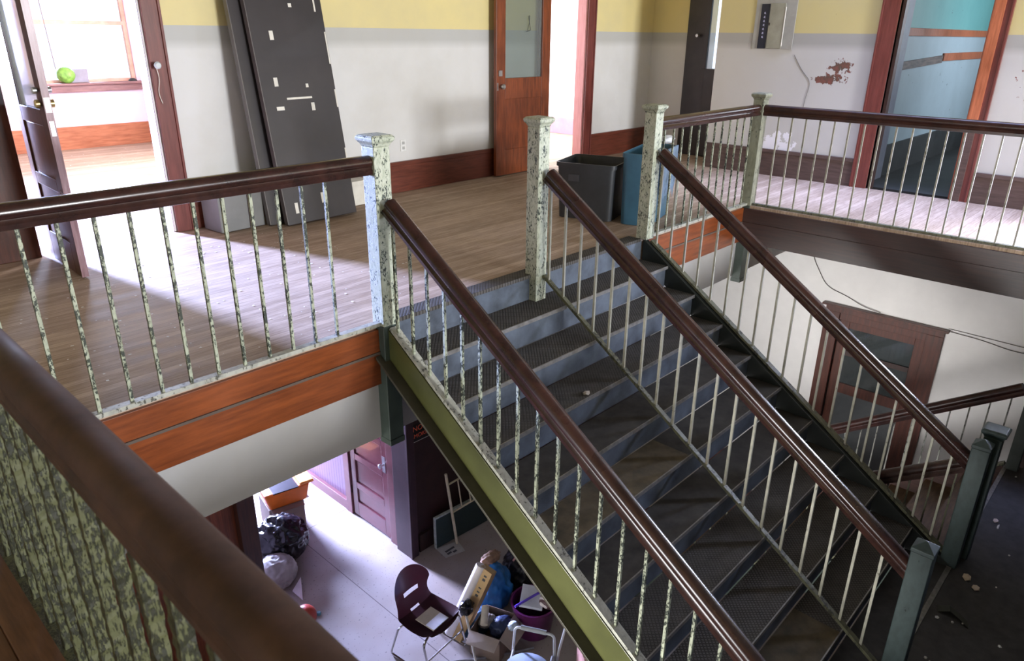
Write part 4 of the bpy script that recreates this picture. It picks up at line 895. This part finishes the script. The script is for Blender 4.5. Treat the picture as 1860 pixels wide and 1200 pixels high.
# maroon shell chair
ch = thing('shell_chair', 'maroon moulded plastic chair with a handle slot and chrome sled legs', 'chair', (3.26, 4.03, GZ), radians(6))
MAR = plain('maroon_plastic', (0.060, 0.014, 0.018), 0.35, 0.15, 6, coat=0.1)
prof = []   # (y, z, halfwidth, edge lift) from front lip of the seat to the top of the back; the chair faces -y
for t_ in [i/60 for i in range(61)]:
    if t_ < 0.5:
        u = t_/0.5; y = -0.23 + 0.40*u; z = 0.435 - 0.03*sin(pi*u*0.8) - (0.02 if u < 0.08 else 0); hw = 0.205 + 0.015*sin(pi*u)
    else:
        a = (t_-0.5)/0.5
        y = 0.17 + 0.035*sin(min(1, a*2.2)*pi/2) + 0.085*a; z = 0.418 + 0.42*a**1.12; hw = 0.202 - 0.022*sin(pi*min(1, a*1.8)) + 0.004*a
        if a > 0.55:
            q = (a-0.55)/0.45; hw *= cos(pi/2*q*0.985); zm = 0.418 + 0.42*0.55**1.12; z = zm + 0.19*sin(pi/2*q)
            y = 0.17 + 0.035 + 0.085*0.55 + 0.038*sin(pi/2*q)
    if t_ < 0.12: hw *= sqrt(max(0.05, 1-((0.12-t_)/0.14)**2))
    prof.append((y, z, max(hw*1.08, 0.012)))
b = BM(); rows = []; NX = 16
for y, z, hw in prof:
    row = []
    for i in range(NX+1):
        s = -1 + 2*i/NX; back = max(0, (z-0.43)/0.4)
        row.append(b.verts.new((s*hw, y - 0.05*s*s*min(1, back*2)*(hw/0.2)**2, z + 0.022*s*s*(1-min(1, back)))))
    rows.append(row)
for j, (r0, r1) in enumerate(zip(rows, rows[1:])):
    for i in range(NX):
        if j in (41, 42, 43) and 5 <= i < 12: continue       # the hand slot
        if j in (30, 31) and 6 <= i < 10: continue           # the drain gap
        b.faces.new((r0[i], r0[i+1], r1[i+1], r1[i]))
bmesh.ops.solidify(b, geom=b.faces[:], thickness=0.008)
obj('seat_shell', b, MAR, ch, True)
CHR = plain('chrome_tube', (0.62, 0.62, 0.62), 0.15, 0.1, 20, metal=1.0)
for s in (-1, 1):
    b = BM(); tube(b, arc([(s*0.14, -0.14, 0.40), (s*0.235, -0.15, 0.36), (s*0.245, -0.24, 0.012), (s*0.245, 0.27, 0.012), (s*0.235, 0.16, 0.36), (s*0.14, 0.13, 0.39)], 0.045), 0.011, 8); obj('leg', b, CHR, ch, True)
b = BM(); tube(b, [(-0.24, -0.20, 0.20), (0.24, -0.20, 0.20)], 0.008, 8); obj('crossbar', b, CHR, ch, True)
bk = thing('booklet', 'pale booklet lying on the maroon chair seat', 'paper', (3.24, 3.95, GZ+0.448), radians(6))
obj('cover', box(BM(), (-0.10, -0.10, 0.002), (0.10, 0.12, 0.010)), plain('cream_cover', (0.62, 0.55, 0.44), 0.5), bk)
obj('page', box(BM(), (-0.095, -0.10, 0.0105), (0.095, 0.0, 0.013)), plain('white_page', (0.85, 0.85, 0.9), 0.4), bk)

# long carton leaning against the blue bag
lc = thing('long_carton', 'long white and brown carton with dark print leaning against the blue bag', 'box', (3.53, 3.98, GZ+0.03))
ax = (Vector((3.84, 3.86, -3.08)) - Vector((3.53, 3.98, GZ+0.03))); Lc = ax.length
sx_ = ax.normalized(); sy_ = Vector((-0.25, 0.97, 0)); sy_ = (sy_ - sx_*sy_.dot(sx_)).normalized(); sz_ = sx_.cross(sy_)
Mc = Matrix((sx_, sy_, sz_)).transposed().to_4x4()
b = BM(); box(b, (0, -0.09, -0.05), (Lc, 0.05, 0.05)); xform(b, Mc); obj('carton', b, plain('tan_carton', (0.50, 0.32, 0.13), 0.6), lc, bevel=0.004)
b = BM(); tube(b, [(0, 0.05, 0.03), (Lc, 0.05, 0.03)], 0.05, 16); xform(b, Mc); obj('rolled_side', b, plain('white_roll', (0.80, 0.74, 0.70), 0.5), lc, True)
b = BM()
rn = random.Random(3)
for i in range(11):
    if i in (4, 8): continue
    u = 0.28+0.042*i; box(b, (u, -0.055, 0.0500), (u+0.022*rn.uniform(0.6, 1.2), -0.025, 0.0515))
xform(b, Mc); obj('printed_marks', b, plain('dark_print', (0.06, 0.06, 0.06), 0.7), lc)

# blue bag, black bag and what lies about
BLU = plain('blue_fabric', (0.012, 0.13, 0.36), 0.55, 0.35, 7, bmp=0.3)
tag(obj('duffel_bag', blob(0.24, (0.75, 0.85, 1.15), 0.16, 2.2, 5, 1.3, -0.27), BLU, smooth=2, loc=(4.06, 4.00, GZ+0.275)), 'bright blue bag standing behind the long carton', 'bag')
tag(obj('folded_blue_cloth', blob(0.19, (1.1, 0.8, 0.5), 0.22, 2.6, 4, 9.1, -0.09), plain('deep_blue_cloth', (0.02, 0.07, 0.14), 0.7, 0.3, 7, bmp=0.3), smooth=2, loc=(3.74, 3.92, GZ+0.095)), 'dark blue cloth heap on the floor below the blue bag', 'cloth')
tag(obj('rolled_blanket', blob(0.09, (1.3, 0.7, 0.6), 0.25, 3.0, 4, 4.4), plain('brown_wool', (0.25, 0.15, 0.09), 0.8, 0.4, 14), smooth=2, loc=(4.07, 4.04, GZ+0.59)), 'brown and cream bundle on top of the blue bag', 'cloth')
tag(obj('rubbish_bag', blob(0.25, (0.9, 0.9, 1.0), 0.22, 2.4, 5, 12.2, -0.23, True), plain('matt_black_plastic', (0.012, 0.011, 0.012), 0.45, 0.3, 6), smooth=2, loc=(4.50, 3.96, GZ+0.235)), 'dull black bag half hidden behind the stair stringer', 'bag')
tag(obj('pink_stick', tube(BM(), [(4.20, 3.86, -3.22), (4.46, 3.80, -2.98)], 0.011, 8), plain('pink_plastic', (0.45, 0.22, 0.20), 0.4)), 'short pinkish stick sticking out of the heap beside the stringer', 'stick')
pb = thing('laundry_basket', 'dark purple basket full of papers near the stair stringer', 'basket', (4.13, 3.52, GZ))
b = BM(); lathe(b, [(0.15, 0.003), (0.17, 0.01), (0.215, 0.34), (0.225, 0.35), (0.205, 0.35), (0.155, 0.02)], seg=24); obj('tub', b, plain('purple_plastic', (0.12, 0.018, 0.09), 0.3, 0.25, 6), pb, True)
tag(obj('paper_stack', box(BM(), (-0.13, -0.11, 0), (0.13, 0.11, 0.03)), plain('white_papers', (0.72, 0.74, 0.78), 0.5), loc=(4.14, 3.55, GZ+0.352), rot=(0.10, -0.1, 0.6), bevel=0.003), 'white papers heaped on top of the purple basket', 'paper')
m, n, l, bb = new('striped_cloth'); wv = nd(n, 'ShaderNodeTexWave'); wv.inputs['Scale'].default_value = 7; l.new(coords(n, l, False), wv.inputs[0])
l.new(ramp(n, l, wv.outputs[0], [(0.45, (0.10, 0.05, 0.05)), (0.55, (0.72, 0.66, 0.62))]), bb.inputs['Base Color'])
tag(obj('striped_cloth', blob(0.10, (1.1, 1.0, 0.6), 0.08, 2, 4, 2.2), m, smooth=2, loc=(4.22, 3.39, GZ+0.38)), 'brown and cream striped cloth at the right side of the purple basket', 'cloth')
tag(obj('purple_hanger', tube(BM(), [(3.90, 3.55, -3.39), (4.07, 3.52, -3.38), (4.27, 3.48, -3.37)], 0.012, 8), plain('violet_plastic', (0.12, 0.05, 0.55), 0.3)), 'bright violet plastic stick across the papers on the basket', 'stick')
cx = thing('open_carton', 'open brown cardboard box of odds and ends next to the grey metal chair', 'box', (3.60, 3.46, GZ), radians(20))
b = BM(); t_ = 0.006
for lo, hi in (((0, 0, 0.002), (0.36, 0.30, 0.01)), ((0, 0, 0), (t_, 0.30, 0.28)), ((0.36-t_, 0, 0), (0.36, 0.30, 0.28)), ((0, 0, 0), (0.36, t_, 0.28)), ((0, 0.30-t_, 0), (0.36, 0.30, 0.28))): box(b, lo, hi)
obj('body', b, CARD, cx)
b = BM(); hexa(b, [(0, 0, 0.28), (0, -0.12, 0.20), (0.34, -0.14, 0.19), (0.36, 0, 0.28), (0, 0.004, 0.284), (0, -0.12, 0.205), (0.34, -0.14, 0.195), (0.36, 0.004, 0.284)]); obj('flap', b, CARDL, cx)
b = BM(); hexa(b, [(0, 0, 0.28), (-0.12, 0.0, 0.24), (-0.13, 0.28, 0.25), (0, 0.30, 0.28), (0, 0, 0.285), (-0.12, 0, 0.245), (-0.13, 0.28, 0.255), (0, 0.30, 0.285)]); obj('flap', b, CARDL, cx)
for (lb2, dx, dy, dz, r, sc, col) in (('dark navy crumpled cloth in the open brown carton', 3.78, 3.60, 0.22, 0.10, (1.2, 1, 0.7), (0.02, 0.035, 0.09)), ('crumpled grey paper in the open brown carton', 3.72, 3.74, 0.24, 0.07, (1.2, 0.9, 0.7), (0.36, 0.32, 0.28)), ('small crumpled pale blue wrapper in the open brown carton', 3.82, 3.50, 0.27, 0.045, (1.2, 1, 0.6), (0.55, 0.66, 0.75))):
    tag(obj('crumpled_scrap', blob(r, sc, 0.3, 3, 4, dx*7, None, True), plain('scrap%d' % int(dx*100), col, 0.5), smooth=2, loc=(dx, dy, GZ+dz)), lb2, 'scrap')
tag(obj('cream_tube', tube(BM(), [(3.60, 3.66, GZ+0.33), (3.72, 3.76, GZ+0.40)], 0.035, 16), plain('cream_cover', (0.62, 0.55, 0.44), 0.5), smooth=True), 'short cream cardboard tube beside the open carton', 'tube')
tag(obj('tripod_head', blob(0.07, (1, 0.7, 1.1), 0.35, 3.4, 3, 8.8, None, True), BLK, smooth=2, loc=(3.57, 3.86, GZ+0.42)), 'small black clamp on a white pole right of the maroon chair', 'clamp')
tag(obj('white_pole', tube(BM(), [(3.55, 3.85, GZ+0.38), (3.44, 3.60, GZ+0.012)], 0.012, 8), TAPE), 'thin white pole below the black clamp', 'pole')
tag(obj('folding_leg_frame', tube(BM(), arc([(3.20, 3.86, GZ+0.012), (3.62, 3.55, GZ+0.012), (3.95, 3.35, GZ+0.012)], 0.05), 0.011, 8), STEEL), 'steel tube lying on the floor under the maroon chair', 'tube')
# grey metal armchair (arms, tube frame, round-edged seat)
ac = thing('metal_armchair', 'grey metal armchair with padded arms and pale blue seat at the bottom edge', 'chair', (3.40, 2.95, GZ), radians(30))
GM = plain('grey_tube', (0.50, 0.51, 0.50), 0.35, 0.1, 20, metal=0.2)
b = BM(); lathe(b, [(0.17, 0), (0.20, 0.008), (0.205, 0.022), (0.19, 0.035), (0.05, 0.04)], c=(0, 0, 0.42), seg=28); obj('seat', b, plain('pale_blue_seat', (0.42, 0.50, 0.62), 0.4), ac, True)
for s in (-1, 1):
    b = BM(); tube(b, arc([(s*0.25, -0.20, 0.01), (s*0.25, -0.18, 0.64), (s*0.25, 0.16, 0.66), (s*0.25, 0.20, 0.01)], 0.05), 0.012, 8); arf = obj('arm_frame', b, GM, ac, True)
    b = BM(); tube(b, [(s*0.25, -0.11, 0.65), (s*0.25, 0.11, 0.66)], 0.021, 12); obj('arm_pad', b, plain('grey_foam', (0.33, 0.35, 0.35), 0.6), arf, True)
    b = BM(); tube(b, arc([(s*0.25, -0.19, 0.10), (s*0.25, -0.22, 0.45), (s*0.25, -0.27, 0.74)], 0.05), 0.011, 8); obj('side_post', b, GM, ac, True)
b = BM(); tube(b, [(-0.25, -0.17, 0.40), (0.25, -0.17, 0.40)], 0.011, 8); obj('crossbar', b, GM, ac, True)
b = BM(); tube(b, [(-0.25, 0.17, 0.40), (0.25, 0.17, 0.40)], 0.011, 8); obj('crossbar', b, GM, ac, True)
pk = thing('pink_box', 'pinkish box corner showing below the stair stringer', 'box', (3.93, 2.80, GZ), radians(-35))
obj('body', box(BM(), (0, -0.2, 0.002), (0.30, 0.1, 0.40)), plain('pink_card', (0.55, 0.30, 0.24), 0.6), pk, bevel=0.003); obj('lid', box(BM(), (-0.006, -0.206, 0.36), (0.306, 0.106, 0.41)), plain('pink_card', (0.55, 0.30, 0.24), 0.6), pk, bevel=0.003)
